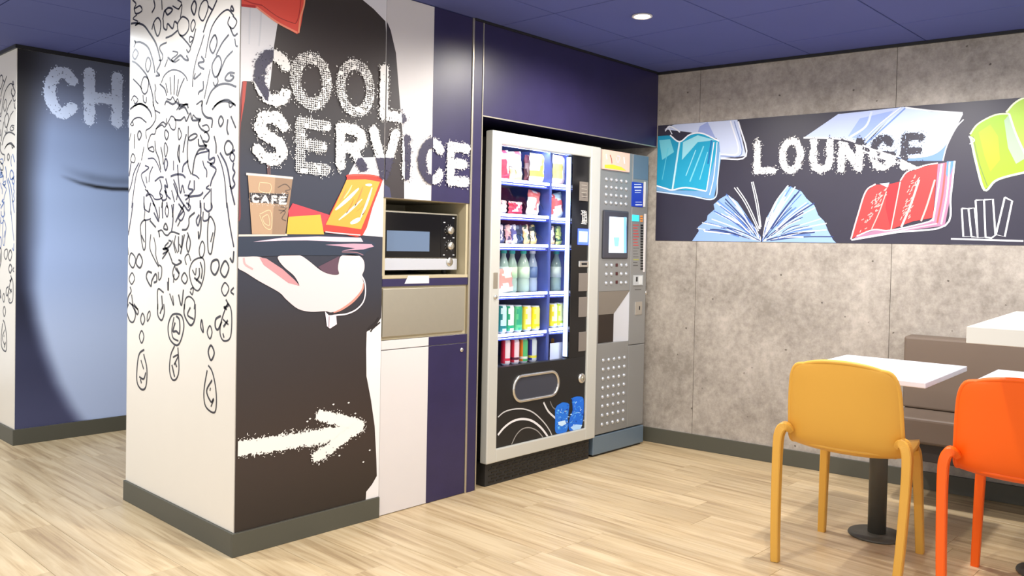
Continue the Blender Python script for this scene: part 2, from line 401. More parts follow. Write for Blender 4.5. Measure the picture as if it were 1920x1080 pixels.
# far block
B().box(XC + .002, 2.2, YC + .002, YC + 2.0, 0, H).make('wall_far', M_CREAM, kind='structure')
B().box(XC - .010, 2.2, YC - .010, YC, 0, BB, .0015).make('baseboard_far', M_SKIRT, kind='structure')
B().box(XC - .010, XC, YC + .001, YC + 2.0, 0, BB, .0015).make('baseboard_side', M_SKIRT, kind='structure')
B().box(XC - .012, 2.2, YC - .012, YC + .0015, H - .022, H - .001).make('trim_6', M_BLACK, kind='structure')
B().box(XC - .012, XC, YC + .0025, YC + 2.0, H - .022, H - .001).make('trim_7', M_BLACK, kind='structure')

# ------------------------------------------------------------------ poster on the pillar front
PS = lambda s, z, off: (s, -off, z)
def zs(pts, ox, oy, k, f=at_s): return [f(ox + p[0] / k, oy + p[1] / k) for p in pts]
poster = empty('wall_poster', (0, 0, BB), 'tall pillar poster of a waiter in a dark suit holding a food tray', 'poster')
POC = (.002, X1 - .002, BB + .001, H - .001)
def shade_sheet(place, s0, s1, z0, z1, ns, nz, colf, off):
    me_v = []; fs = []
    for j in range(nz + 1):
        for i in range(ns + 1): me_v.append(place(s0 + (s1 - s0) * i / ns, z0 + (z1 - z0) * j / nz, off))
    for j in range(nz):
        for i in range(ns): a = j * (ns + 1) + i; fs.append((a, a + 1, a + ns + 2, a + ns + 1))
    cols = [lin(colf(s0 + (s1 - s0) * i / ns, z0 + (z1 - z0) * j / nz)) for j in range(nz + 1) for i in range(ns + 1)]
    me = bpy.data.meshes.new('sheet'); me.from_pydata(me_v, [], fs)
    ca = me.color_attributes.new('Col', 'FLOAT_COLOR', 'POINT'); ca.data.foreach_set('color', [q for c in cols for q in c])
    me.materials.append(PRINT); return me
def ramp(stops, t):
    for (a, ca), (b, cb) in zip(stops[:-1], stops[1:]):
        if t <= b:
            k = min(max((t - a) / (b - a), 0), 1); k = k * k * (3 - 2 * k); return tuple(ca[i] + (cb[i] - ca[i]) * k for i in range(3))
    return stops[-1][1]
def suit(s, z):
    return ramp([(0, (36, 28, 23)), (.4, (54, 43, 38)), (.85, (50, 44, 44)), (1.1, (44, 46, 58)), (1.5, (46, 50, 66)), (1.75, (44, 40, 42)), (2.0, (54, 45, 42)), (2.39, (58, 50, 42))], z)
def place_sheet(name, me, parent):
    for v in me.vertices: v.co -= parent.location
    o = bpy.data.objects.new(name, me); C.objects.link(o); o.parent = parent; return o
place_sheet('dark_suit', shade_sheet(PS, *POC, 6, 40, suit, .0012), poster)
WH = (226, 224, 226); WHS = (232, 228, 226)
shirt = zs([(449, -30), (449, 200), (455, 153), (458, 152), (475, 153), (496, 188), (501, 190), (507, 150), (513, 87), (520, 44), (560, -30)], 0, 0, 1)
rightw = zs([(677, -2), (700, 17), (722, 40), (735, 65), (742, 100), (750, 200), (757, 280), (757, 372), (790, 378), (812, 378), (812, -60), (600, -60)], 0, 0, 1)
packw = zs([(670, 296), (740, 296), (740, 445), (678, 441), (700, 332), (652, 329)], 0, 0, 1)
loww = zs([(740, 570), (714, 596), (703, 612), (687, 622), (686, 655), (686.5, 705), (695, 750), (702, 800), (705, 860), (706, 892), (697, 908), (686, 922), (685, 945), (740, 990)], 0, 0, 1)
i1 = Ink(PS, POC)
for q in (shirt, rightw, packw): i1.poly(q, WH, 6)
i1.poly(loww, WHS, 6)
i1.line(zs([(300, 0), (288, 300), (270, 520)], 440, 0, 6), .006, (212, 212, 216), 7); i1.line(zs([(170, 80), (160, 500)], 440, 0, 6), .007, (216, 216, 220), 7)
i1.line(zs([(710, 596), (704, 606), (697, 612), (690, 618)], 0, 0, 1), .012, (40, 34, 34), 8); i1.line(zs([(712, 604), (698, 616), (694, 622)], 0, 0, 1), .008, (40, 34, 34), 8)
i1.make('white_shirt', poster)
i2 = Ink(PS, POC)
i2.poly(zs([(449, -40), (580, -40), (571, 0), (568, 20), (564, 45), (560, 62), (556, 64), (540, 55), (520, 44), (500, 30), (477, 13), (462, 12.5), (449, 10)], 0, 0, 1), (238, 84, 66), 8)
i2.line(zs([(240, 80), (470, 250), (700, 370)], 440, 0, 6), .008, (252, 150, 120), 9); i2.line(zs([(300, 60), (480, 190), (650, 260), (690, 250), (720, 160), (740, 0)], 440, 0, 6), .003, (170, 52, 44), 9)
i2.line(zs([(100, 0), (200, 40), (300, 60)], 440, 0, 6), .005, (190, 50, 44), 9); i2.line(zs([(715, 370), (735, 200), (775, 60), (785, -60)], 440, 0, 6), .007, (250, 160, 120), 9)
i2.line(zs([(70, 60), (150, 70), (230, 78)], 440, 0, 6), .010, (196, 44, 38), 9)
i2.make('bow_tie', poster)
i3 = Ink(PS, POC)
i3.poly(zs([(455, 152), (462, 153), (458, 190), (451, 230), (446, 260), (440, 260)], 0, 0, 1), (176, 60, 48), 8)
i3.line(zs([(455, 153), (449, 215), (447, 320), (449, 400), (446, 415)], 0, 0, 1), .008, (112, 54, 58), 7)
i3.make('jacket_lining', poster)
# tray and hand
i4 = Ink(PS, POC); ZT2 = lambda p: zs(p, 440, 420, 4.5)
i4.poly(ZT2([(-6, 85), (360, 85), (700, 90), (1080, 120), (1180, 160), (1180, 195), (1100, 240), (1090, 270), (900, 265), (500, 265), (-6, 275)]), (40, 50, 68), 9)
i4.line(ZT2([(-6, 97), (200, 95), (440, 90)]), .008, (220, 205, 190), 10); i4.poly(ZT2([(150, 150), (400, 115), (700, 105), (1060, 115), (1080, 150), (900, 150), (600, 138), (400, 140)]), (226, 196, 212), 10)
i4.poly(ZT2([(760, 175), (1000, 165), (1150, 170), (1170, 190), (1080, 215), (900, 225), (1010, 205), (900, 190)]), (190, 150, 168), 10)
i4.line(ZT2([(900, 235), (1020, 240), (1080, 262)]), .004, (150, 112, 122), 11)
i4.make('tray', poster)
i5 = Ink(PS, POC)
hand = curve([(-4, 285), (90, 276), (210, 278), (290, 330), (360, 400), (450, 470), (540, 522), (500, 440), (420, 370), (370, 310), (366, 272), (450, 262), (545, 264), (620, 310), (720, 390), (800, 424), (872, 425), (868, 380), (872, 330), (892, 272), (960, 256), (1040, 264), (1085, 310), (1090, 380), (1070, 440), (1085, 510), (1060, 580), (980, 660), (880, 724), (810, 745), (760, 735), (640, 740), (530, 715), (430, 635), (370, 575), (200, 480), (90, 410), (-4, 355)], 4, True)
i5.poly(ZT2(hand), (218, 203, 203), 9)
i5.poly(ZT2([(205, 282), (262, 290), (400, 380), (500, 470), (545, 522), (450, 498), (330, 410), (240, 345)]), (196, 140, 144), 10)
i5.poly(ZT2([(700, 362), (880, 270), (868, 330), (870, 425), (800, 425), (740, 400)]), (92, 66, 80), 8)
i5.line(ZT2([(72, 285), (85, 340), (150, 382)]), .008, (204, 164, 164), 10)
i5.line(ZT2([(1082, 500), (1070, 560), (1000, 645), (905, 715), (830, 748)]), .011, (214, 140, 124), 10, taper=True)
i5.line(ZT2([(1066, 436), (1092, 490), (1098, 580), (1078, 660), (1020, 722), (940, 758), (860, 768), (815, 778), (795, 830)]), .0065, (240, 226, 230), 11)
i5.poly(ZT2([(757, 735), (765, 790), (774, 862), (800, 882), (858, 845), (852, 775), (820, 768), (790, 770)]), (236, 222, 228), 10)
i5.line(ZT2([(792, 778), (790, 870)]), .003, (150, 120, 130), 12)
i5.make('hand', poster)
# food
CP = lambda p: zs(p, 440, 300, 6.4)
i6 = Ink(PS, POC)
i6.poly(CP([(150, 180), (690, 220), (600, 893), (200, 888)]), (150, 122, 98), 12); i6.poly(CP([(150, 180), (480, 205), (440, 890), (200, 888)]), (180, 148, 118), 12.6)
i6.line(CP([(130, 168), (400, 190), (692, 218)]), .009, (232, 218, 204), 13)
i6.poly(CP([(168, 392), (640, 410), (612, 530), (180, 508)]), (46, 40, 44), 13.5)
for ps in ([(290, 270), (420, 290), (410, 390), (290, 370), (290, 270)], [(290, 650), (420, 610), (430, 820), (350, 800), (290, 660)], [(320, 690), (390, 660), (410, 780), (350, 760), (320, 690)], [(510, 330), (600, 290), (660, 350), (600, 370), (640, 400)], [(520, 600), (600, 620), (560, 700), (610, 730)], [(540, 560), (610, 580), (540, 640)]):
    i6.line(CP(ps), .0035, (222, 190, 150) if ps[0][0] < 500 else (96, 80, 70), 14)
i6.line(CP([(388, 0), (395, 180)]), .006, (120, 84, 82), 12); i6.line(CP([(412, 0), (416, 182)]), .0025, (170, 120, 110), 13)
i6.make('printed_cup', poster)
i7 = Ink(PS, POC)
for ch, a, b in (('C', 195, 290), ('A', 305, 405), ('F', 430, 500), ('E', 525, 612)):
    t0, t1, yy = 398, 500, 0
    sa, za = at_s(440 + a / 6.4, 300 + (410 + (a - 200) * .06) / 6.4); sb, zb = at_s(440 + b / 6.4, 300 + (520 + (a - 200) * .06) / 6.4)
    letter(i7, ch, (sa, sb, zb, za), .0048, lambda s, z: (232, 226, 220), 15, st=.0016, rough=.003, speck=.02)
    if ch == 'E': i7.line([((sa + sb) / 2, za + .004), ((sa + sb) / 2 + .01, za + .012)], .004, (232, 226, 220), 15)
i7.make('cup_lettering', poster)
i8 = Ink(PS, POC)
i8.poly(CP([(690, 520), (1130, 660), (1060, 860), (640, 880), (638, 610)]), (226, 62, 74), 11); i8.poly(CP([(638, 682), (1022, 655), (1065, 892), (615, 890)]), (224, 172, 60), 12)
i8.make('printed_napkins', poster)
i9 = Ink(PS, POC)
i9.poly(CP(curve([(1345, 178), (1600, 172), (1745, 205), (1762, 262), (1650, 560), (1530, 900), (1300, 890), (1070, 862), (1080, 770), (1200, 520), (1335, 250)], 3, True)), (226, 60, 48), 12)
i9.poly(CP([(1335, 238), (1560, 232), (1735, 262), (1620, 560), (1508, 832), (1300, 800), (1085, 775), (1200, 540)]), (222, 160, 62), 13)
for a, b, wd, c in (((1200, 600), (1480, 340), .016, (252, 246, 236)), ((1240, 720), (1520, 470), .010, (250, 238, 214)), ((1640, 330), (1500, 700), .012, (252, 246, 230)), ((1330, 640), (1420, 470), .006, (216, 130, 60)),
                    ((1430, 560), (1530, 320), .007, (220, 132, 70)), ((1250, 500), (1330, 340), .006, (214, 140, 80)), ((1380, 760), (1500, 700), .02, (250, 244, 230)), ((1450, 620), (1560, 520), .006, (190, 150, 60)), ((1560, 300), (1640, 300), .012, (252, 240, 210)), ((1520, 660), (1560, 600), .006, (170, 120, 70)), ((1300, 460), (1400, 300), .007, (250, 224, 150))):
    i9.line(CP([a, ((a[0] + b[0]) / 2 + 8, (a[1] + b[1]) / 2), b]), wd, c, 14, taper=True)
i9.line(CP([(1345, 190), (1600, 182), (1740, 215)]), .004, (244, 90, 74), 14); i9.line(CP([(1500, 900), (1300, 885), (1080, 862)]), .005, (236, 200, 200), 13.5)
i9.make('printed_fries', poster)
# lettering COOL SERVICE, light on dark and dark on light
navyzone_x = X2
whites = [shirt, rightw, packw]
DK = (52, 46, 84)
def bgw(s, z):
    if s > navyzone_x: return False
    return any(inside((s, z), q) for q in whites)
def csrv(lo, hi): return lambda s, z: None if not (lo <= s < hi) else ((50, 46, 70) if bgw(s, z) else (236, 233, 228))
def pxbox(u0, u1, w0, w1):
    sa, za = at_s(u0, (w0 + w1) / 2); sb, zb = at_s(u1, (w0 + w1) / 2); um = (u0 + u1) / 2
    return (sa, sb, at_s(um, w1)[1], at_s(um, w0)[1])
WORD = [('C', 474, 546, 92, 200, 0), ('O', 542, 622, 97, 207, 1), ('O', 627, 702, 110, 221, 1), ('L', 710, 762, 124, 229, 0),
        ('S', 472, 540, 207, 311, 0), ('E', 552, 620, 222, 328, 1), ('R', 628, 688, 232, 322, 0), ('V', 690, 748, 238, 340, 0), ('I', 750, 771, 252, 340, 0), ('C', 782, 832, 258, 347, 0), ('E', 836, 880, 267, 350, 0)]
ia = Ink(PS, None); ib = Ink(PS, None)
st_rng = rng
for ink, lo, hi in ((ia, .003, X1 - .003), (ib, X1 + .002, X3 - .002)):
    rng = np.random.default_rng(11)
    for ch, u0, u1, w0, w1, tone in WORD:
        bx = pxbox(u0, u1, w0, w1)
        letter(ink, ch, bx, .0255, csrv(lo, hi), 17, st=.003, rough=.010, speck=.05, tone=tone)
ia.make('slogan_lettering', poster)
# arrow
i10 = Ink(PS, None)
AP = lambda p: zs(p, 430, 540, 2)
segs = []
sh = AP([(38, 600), (150, 586), (260, 570), (380, 548), (440, 530)]); g, a, b = grunge([sh], .034, (sh[0][0] + .0, sh[-1][0], min(p[1] for p in sh) - .03, max(p[1] for p in sh) + .03), rough=.018, speck=.04, hole=0)
AW = lambda s, z: (238, 234, 228) if .012 < s < X1 - .01 else None
i10.cells(g, a, b, .003, AW, 10)
hd1 = AP([(342, 478), (420, 496), (485, 516)]); hd2 = AP([(485, 520), (410, 572), (328, 632)])
g, a, b = grunge([hd1], .027, (hd1[0][0] - .02, hd1[-1][0] + .03, hd1[-1][1] - .03, hd1[0][1] + .03), rough=.012, speck=.05, hole=0); i10.cells(g, a, b, .003, AW, 11)
g, a, b = grunge([hd2], .027, (hd2[-1][0] - .03, hd2[0][0] + .03, hd2[-1][1] - .03, hd2[0][1] + .03), rough=.014, speck=.06, hole=.05); i10.cells(g, a, b, .003, AW, 12)
for u, w_ in ((388, 436), (410, 628), (500, 652), (524, 608), (445, 430), (470, 470), (300, 490), (290, 500), (235, 600), (270, 590), (360, 640)):
    s_, z_ = AP([(u, w_)])[0]; i10.poly([(s_ - .006, z_), (s_, z_ + .004), (s_ + .007, z_ + .001), (s_ + .001, z_ - .004)], (236, 232, 226), 11)
i10.make('arrow', poster)['kind'] = 'stuff'

# ------------------------------------------------------------------ line drawing on the pillar side
SA, SB, SCC, SD = (235, 0, 5.4), (235, 190, 5.4), (235, 380, 5.4), (235, 570, 4.909)
STR = [
 (SA, .9, [[(75, 0), (110, 40), (90, 90), (150, 60), (170, 110), (110, 140), (90, 90)], [(120, 150), (80, 190), (130, 220), (100, 260), (150, 230)], [(60, 240), (120, 235), (190, 260), (250, 340), (310, 440), (345, 560), (355, 640), (320, 720), (350, 760), (310, 770)],
   [(290, 0), (300, 70), (270, 130)], [(270, 300), (290, 230), (330, 180), (360, 230), (350, 330), (325, 365), (300, 300), (290, 240)], [(370, 0), (375, 100)], [(100, 430), (160, 430), (230, 480), (270, 580), (290, 660), (300, 740)],
   [(85, 480), (105, 430), (90, 410)], [(100, 500), (130, 540), (100, 600), (75, 560), (100, 500)], [(70, 620), (110, 640), (170, 700), (220, 770), (250, 860), (280, 980), (285, 1080)], [(230, 580), (260, 640), (230, 730), (205, 660), (230, 580)],
   [(80, 800), (130, 850), (170, 900)], [(190, 780), (235, 810), (225, 920), (190, 950), (160, 880), (190, 780)], [(180, 960), (185, 1020), (210, 1040), (215, 980)], [(60, 1020), (90, 970), (130, 1010), (100, 1050), (85, 1010)], [(80, 1080), (160, 1050), (230, 1090)],
   [(400, 110), (440, 80), (480, 100), (430, 150), (400, 110), (380, 200)], [(480, 60), (540, 90), (570, 30), (530, 0)], [(540, 100), (575, 50), (560, 180)], [(385, 200), (390, 280), (420, 300), (430, 240), (480, 290), (500, 220), (530, 240)],
   [(590, 170), (640, 210), (640, 300), (590, 360), (545, 340), (530, 250), (560, 190), (590, 170)], [(410, 385), (470, 360), (530, 310)], [(550, 350), (600, 400), (660, 480), (640, 530), (620, 500)], [(420, 430), (360, 460), (350, 500), (380, 560), (370, 610), (340, 610)],
   [(430, 580), (480, 620), (520, 590), (560, 560), (600, 600), (640, 610), (620, 560)], [(480, 520), (530, 530), (520, 560), (470, 600), (500, 630), (550, 600)], [(430, 600), (400, 680)], [(365, 840), (400, 760), (470, 710), (550, 720), (610, 770), (630, 820)], [(350, 850), (400, 900), (420, 970)],
   [(410, 840), (430, 940)], [(455, 780), (465, 960)], [(500, 760), (495, 960)], [(540, 800), (520, 970)], [(600, 790), (560, 880), (530, 980)], [(700, 10), (720, 60), (700, 150), (670, 80), (700, 10)], [(690, 200), (710, 250), (680, 320), (665, 260), (690, 200)],
   [(660, 370), (690, 390), (660, 430), (650, 400), (660, 370)], [(820, 0), (840, 80), (790, 210), (745, 150), (770, 40), (810, 0)], [(930, 0), (890, 90), (830, 210), (790, 330)], [(840, 60), (880, 100)], [(800, 350), (770, 450), (720, 600), (690, 750), (680, 880)],
   [(715, 290), (690, 400), (660, 480)], [(1100, 160), (1040, 100), (960, 150), (880, 270), (840, 420), (810, 590)], [(1080, 60), (1100, 110), (1070, 100), (1080, 60)], [(1060, 170), (1040, 240), (1090, 290), (1130, 220), (1090, 160)], [(1060, 270), (1100, 360), (1140, 340)],
   [(1050, 350), (980, 440), (920, 560)], [(905, 355), (930, 430), (890, 540), (855, 460), (905, 355)], [(1090, 515), (1020, 590), (980, 680), (940, 770)], [(940, 565), (975, 640), (940, 760), (900, 770), (880, 660), (940, 565)], [(860, 700), (830, 850), (800, 1000)],
   [(930, 770), (940, 830), (910, 870), (890, 830)], [(1110, 740), (1050, 740), (1010, 800), (1060, 820), (1100, 780), (1060, 760)], [(1125, 880), (1040, 850), (950, 860), (870, 930), (820, 1060)], [(1120, 1070), (1040, 1010), (960, 1030), (900, 1080)],
   [(770, 570), (800, 620), (740, 640), (760, 680), (800, 700)], [(770, 740), (700, 800), (710, 740)], [(790, 820), (790, 900), (750, 930), (740, 960)], [(300, 850), (310, 900), (300, 940), (310, 1020), (335, 1050)], [(720, 1060), (780, 1020), (770, 1080)], [(1110, 390), (1120, 460), (1140, 470)],
   [(420, 1000), (460, 1010), (480, 980), (510, 1030), (530, 1000), (545, 1050)], [(545, 1055), (600, 1060), (640, 1055)]]),
 (SB, .95, [[(50, 80), (120, 30), (190, 40), (250, 100), (270, 160)], [(50, 240), (90, 180), (150, 165), (215, 215)], [(60, 245), (85, 240), (70, 200)], [(300, 90), (355, 120)], [(280, 0), (310, 150), (290, 220), (250, 270), (210, 300), (215, 380)], [(145, 300), (165, 340), (140, 390), (125, 340), (145, 300)],
   [(60, 320), (40, 400)], [(95, 330), (90, 480)], [(75, 530), (100, 570), (90, 620), (55, 600), (75, 530)], [(60, 620), (50, 690), (40, 760)], [(140, 620), (90, 720), (60, 850), (30, 930)], [(155, 620), (110, 760), (80, 960), (65, 1080)], [(190, 460), (165, 600)],
   [(310, 280), (370, 240), (400, 260), (440, 200), (470, 150), (510, 190), (505, 280), (470, 280), (440, 220)], [(420, 170), (410, 230), (380, 210), (320, 270), (300, 330), (260, 340), (230, 430), (240, 490), (290, 510), (280, 460), (230, 480)],
   [(500, 185), (560, 190), (600, 160), (620, 200), (660, 120), (680, 190), (760, 190), (740, 220), (770, 280), (830, 320), (850, 370), (830, 410), (790, 400)], [(680, 180), (690, 140), (720, 170), (770, 180)], [(780, 250), (830, 240), (850, 290), (800, 320)],
   [(410, 290), (440, 330), (420, 390), (400, 340), (410, 290)], [(405, 420), (430, 480), (410, 560), (395, 490), (405, 420)], [(410, 580), (430, 630), (410, 700), (395, 640), (410, 580)], [(545, 270), (570, 340), (545, 390), (535, 330), (545, 270)], [(550, 440), (545, 560), (555, 620), (530, 540), (550, 440)],
   [(620, 330), (600, 420), (585, 520)], [(640, 250), (640, 380), (680, 390), (730, 350), (700, 330), (640, 380), (630, 540), (640, 660), (670, 740)], [(740, 380), (750, 450), (820, 450), (800, 480), (750, 490), (720, 540), (700, 600), (680, 740)], [(760, 340), (800, 430), (830, 450)], [(720, 540), (770, 520), (850, 500), (820, 480)],
   [(300, 400), (310, 500), (340, 580), (360, 690)], [(230, 580), (290, 580), (330, 640), (360, 720)], [(360, 460), (380, 560), (385, 640)], [(490, 600), (490, 700)], [(640, 600), (590, 650), (580, 720)], [(460, 760), (520, 740), (580, 745), (610, 775)], [(300, 810), (350, 770), (390, 770)], [(680, 740), (720, 755), (750, 785)],
   [(200, 650), (240, 670), (210, 700), (165, 740), (180, 810), (210, 880)], [(280, 660), (250, 730), (240, 820)], [(210, 760), (220, 830)], [(785, 600), (800, 660), (825, 700), (825, 770)], [(850, 500), (850, 590), (900, 570), (900, 620), (860, 640), (920, 690), (880, 790), (860, 860)], [(830, 610), (880, 640)],
   [(200, 890), (230, 920), (210, 960), (250, 940), (280, 960), (300, 990), (350, 990), (380, 960), (350, 930)], [(220, 900), (260, 970), (300, 1060)], [(350, 790), (370, 870), (350, 930), (380, 1000), (420, 980), (400, 900), (430, 960), (460, 990)], [(410, 780), (430, 870), (400, 850), (420, 930)], [(490, 790), (530, 900), (520, 1000)], [(490, 830), (540, 960), (600, 1060)],
   [(530, 640), (540, 800), (560, 930), (580, 850), (600, 930)], [(660, 800), (640, 880), (690, 900), (640, 960), (700, 960), (760, 950), (790, 920)], [(700, 800), (700, 900)], [(600, 950), (650, 960), (610, 1000)], [(850, 850), (820, 880), (860, 900), (810, 960), (790, 990)], [(870, 880), (870, 1080)], [(190, 960), (190, 1080)], [(380, 1000), (370, 1080)], [(420, 1020), (430, 1080)], [(470, 900), (500, 1020)], [(650, 980), (640, 1080)], [(760, 1000), (760, 1080)],
   [(970, 150), (995, 200), (965, 255), (945, 200), (970, 150)], [(1040, 180), (1030, 280), (1045, 340)], [(1070, 150), (1120, 270)], [(900, 350), (920, 440), (920, 530)], [(1050, 400), (1090, 450), (1080, 510), (1030, 540), (1005, 480), (1020, 420), (1050, 400)], [(1080, 520), (1110, 560), (1090, 610), (1060, 570), (1080, 520)], [(1110, 490), (1080, 520)], [(1100, 620), (1090, 680), (1110, 720), (1090, 780), (1110, 840), (1080, 880), (1060, 850)],
   [(935, 540), (980, 660), (1010, 820), (1030, 1080)], [(960, 520), (1030, 660), (1070, 880), (1110, 1050)], [(780, 0), (780, 100), (820, 160), (880, 180), (875, 270)], [(880, 85), (940, 20), (1020, 0), (1110, 35)], [(1050, 10), (1060, 60), (1090, 40)], [(400, 40), (420, 0), (480, 30), (520, 10), (560, 50), (620, 30), (640, 70)], [(560, 30), (520, 90)], [(540, 80), (600, 60), (640, 130)]]),
 (SCC, .95, [[(80, 0), (60, 150), (30, 330)], [(190, 60), (240, 95), (250, 60)], [(190, 0), (200, 80), (195, 170), (240, 170), (260, 160)], [(260, 0), (240, 90)], [(200, 175), (155, 230), (165, 370), (185, 475), (205, 440), (205, 250), (195, 170)], [(165, 330), (195, 400)], [(250, 180), (310, 250)], [(260, 320), (250, 460), (300, 580), (340, 650)], [(290, 350), (310, 450), (310, 530), (340, 640)],
   [(290, 100), (340, 190), (310, 60), (280, 0)], [(345, 40), (350, 160)], [(375, 0), (380, 160)], [(420, 30), (440, 80), (425, 145), (405, 90), (420, 30)], [(470, 20), (485, 160), (470, 290)], [(490, 10), (480, 150)], [(540, 10), (570, 60), (540, 130), (510, 200)], [(600, 20), (580, 60), (600, 110), (570, 180), (540, 150), (590, 80), (560, 40)], [(620, 0), (660, 40), (640, 80), (600, 30)], [(530, 240), (560, 180)],
   [(575, 275), (620, 270), (645, 220), (650, 150), (705, 100)], [(330, 290), (370, 280), (400, 320), (430, 330), (460, 300), (500, 300), (550, 320)], [(350, 350), (340, 290)], [(410, 210), (390, 260), (430, 270), (400, 210)], [(440, 380), (470, 400), (440, 450), (380, 470), (430, 480), (410, 520), (375, 570)], [(440, 400), (400, 450), (440, 480), (380, 520)],
   [(480, 380), (510, 510)], [(510, 330), (500, 420), (530, 510)], [(540, 340), (540, 500)], [(580, 330), (570, 450), (550, 420)], [(600, 320), (560, 520)], [(440, 500), (470, 580), (480, 610), (520, 630), (570, 600), (540, 580)], [(500, 640), (480, 720), (510, 780), (545, 730), (510, 670), (500, 640)], [(495, 720), (490, 810)], [(520, 660), (550, 720)],
   [(630, 300), (660, 400), (640, 500), (620, 430), (640, 330)], [(620, 630), (605, 560), (640, 520), (665, 590)], [(765, 0), (765, 110), (740, 230), (720, 180), (750, 120)], [(770, 140), (765, 280), (745, 365), (740, 290)], [(780, 390), (805, 450), (790, 540), (760, 545), (750, 470), (780, 390)], [(800, 60), (840, 90), (880, 50), (870, 0)], [(790, 90), (790, 180), (840, 170), (850, 100)], [(800, 0), (800, 60)],
   [(860, 140), (910, 240), (890, 400), (870, 515), (840, 480), (835, 260), (860, 140)], [(890, 300), (865, 400)], [(1030, 0), (1060, 230), (1100, 450)], [(1100, 490), (1090, 600), (1060, 560)], [(780, 560), (805, 640), (790, 780), (740, 890), (680, 840), (650, 700), (690, 590), (780, 565)], [(680, 680), (710, 730), (720, 660)], [(750, 660), (750, 740), (720, 790)], [(700, 760), (770, 820)], [(760, 600), (780, 680), (770, 770)],
   [(60, 510), (105, 570), (80, 660), (40, 600), (60, 510)], [(140, 520), (175, 590), (150, 660), (110, 610), (140, 520)], [(20, 440), (30, 530)], [(70, 710), (95, 770), (65, 825), (40, 770), (70, 710)], [(270, 710), (230, 700), (215, 760), (260, 845), (270, 790), (310, 720), (320, 790), (290, 810)], [(345, 630), (370, 660), (365, 750), (340, 780), (335, 700)],
   [(600, 710), (630, 770), (605, 820), (570, 770), (600, 710)], [(440, 760), (435, 890), (430, 800)], [(330, 1080), (330, 880), (390, 910)], [(370, 940), (380, 1080)], [(450, 920), (490, 1040), (480, 940)], [(540, 930), (570, 1040), (590, 880)], [(660, 880), (690, 860), (680, 930), (655, 900)], [(600, 1080), (610, 980), (650, 950), (700, 1000), (700, 1080)], [(20, 1080), (30, 960), (60, 900), (50, 850)], [(40, 1010), (130, 1080)], [(65, 930), (80, 1050)],
   [(935, 580), (950, 650), (910, 730), (870, 680), (880, 600), (935, 580)], [(1010, 590), (1050, 660), (1010, 755), (965, 690), (1010, 590)], [(1010, 810), (1050, 870), (1010, 945), (975, 880), (1010, 810)], [(1100, 860), (1070, 900), (1100, 930)], [(1020, 980), (1045, 1040), (1000, 1060), (1030, 1080)]]),
 (SD, .95, [[(30, 0), (15, 60), (40, 150), (75, 165), (95, 90), (60, 0)], [(80, 0), (120, 60), (110, 95), (85, 40)], [(160, 85), (180, 140), (160, 190), (142, 140), (160, 85)], [(225, 65), (230, 110), (205, 160), (205, 100), (225, 65)], [(152, 245), (172, 300), (152, 360), (130, 300), (152, 245)], [(175, 420), (130, 460), (110, 580), (110, 720), (150, 785), (190, 760), (200, 600), (170, 460)], [(145, 515), (170, 600)], [(190, 630), (170, 690), (130, 670)], [(140, 690), (150, 730)],
   [(300, 0), (300, 100), (335, 150), (360, 80), (355, 0)], [(345, 20), (320, 90)], [(460, 90), (520, 110), (540, 210), (510, 340), (470, 380), (410, 320), (395, 210), (420, 120), (460, 90)], [(450, 120), (430, 230), (440, 310), (490, 340)], [(460, 170), (440, 250), (470, 250), (500, 270), (500, 150), (470, 110)], [(455, 385), (420, 470), (408, 600), (430, 690), (470, 690), (495, 600), (485, 400)], [(430, 560), (455, 670)], [(440, 490), (490, 470), (450, 560)], [(460, 540), (475, 580)],
   [(545, 0), (545, 100), (600, 195), (640, 140), (645, 0)], [(600, 30), (575, 100), (630, 140)], [(705, 145), (720, 260), (695, 210), (705, 145)], [(780, 200), (800, 260), (780, 320), (755, 260), (780, 200)], [(790, 380), (820, 450), (790, 518), (765, 440), (790, 380)], [(765, 565), (800, 620), (830, 750), (840, 900), (820, 1000), (740, 940), (725, 800), (755, 610)], [(800, 700), (750, 800), (790, 900), (815, 870)], [(790, 945), (815, 880)], [(785, 770), (780, 800)],
   [(920, 50), (950, 0), (980, 90), (970, 300), (910, 340), (875, 280), (880, 180), (910, 60)], [(880, 110), (835, 140), (830, 210), (855, 235), (890, 160)], [(900, 140), (950, 190)], [(945, 150), (905, 210)], [(900, 270), (910, 310)]]),
]
def line_art(place, f, clip, parent, name, org, shift=0.0, blue=False):
    ik = Ink(place, clip); mapf = lambda p, o: (lambda q: (q[0] + shift, q[1]))(f(o[0] + p[0] / o[2], o[1] + p[1] / o[2]))
    for o, wd, sts in STR:
        for st in sts:
            pts = [mapf(p, o) for p in st]
            closed = len(st) > 3 and (abs(st[0][0] - st[-1][0]) + abs(st[0][1] - st[-1][1])) < 25
            if closed: pts = pts[:-1]
            zc = pts[0][1]
            c = (34, 31, 42) if not blue or not 1.2 < zc < 1.75 else (44, 96, 168)
            if not blue and 1.36 < zc < 1.62: c = (36, 34, 60)
            ik.line(pts, .0096 * wd * random.uniform(.75, 1.15), c, 3, closed=closed)
    return ik.make(name, parent, org=org)
PL = lambda s, z, off: (-off, s, z)
ld = B().box(-.0004, .002, .003, DC - .002, BB + .001, H - .001).make('line_drawing_poster', mat('cream_print', (228, 221, 208), .33))
tag(ld, 'cream panel with black ink line drawing covering the side of the nearer pillar', 'poster')
line_art(PL, at_l, (.004, DC - .003, BB + .002, H - .002), ld, 'ink_drawing', (0, 0, 0))
PL2 = lambda s, z, off: (XC - off, s, z)
ld2 = B().box(XC - .0004, XC + .002, YC + .003, YC + 1.5, BB + .001, H - .001).make('line_drawing_poster', MATS['cream_print'])
tag(ld2, 'cream panel with black and blue line drawing on the side of the far wall block', 'poster')
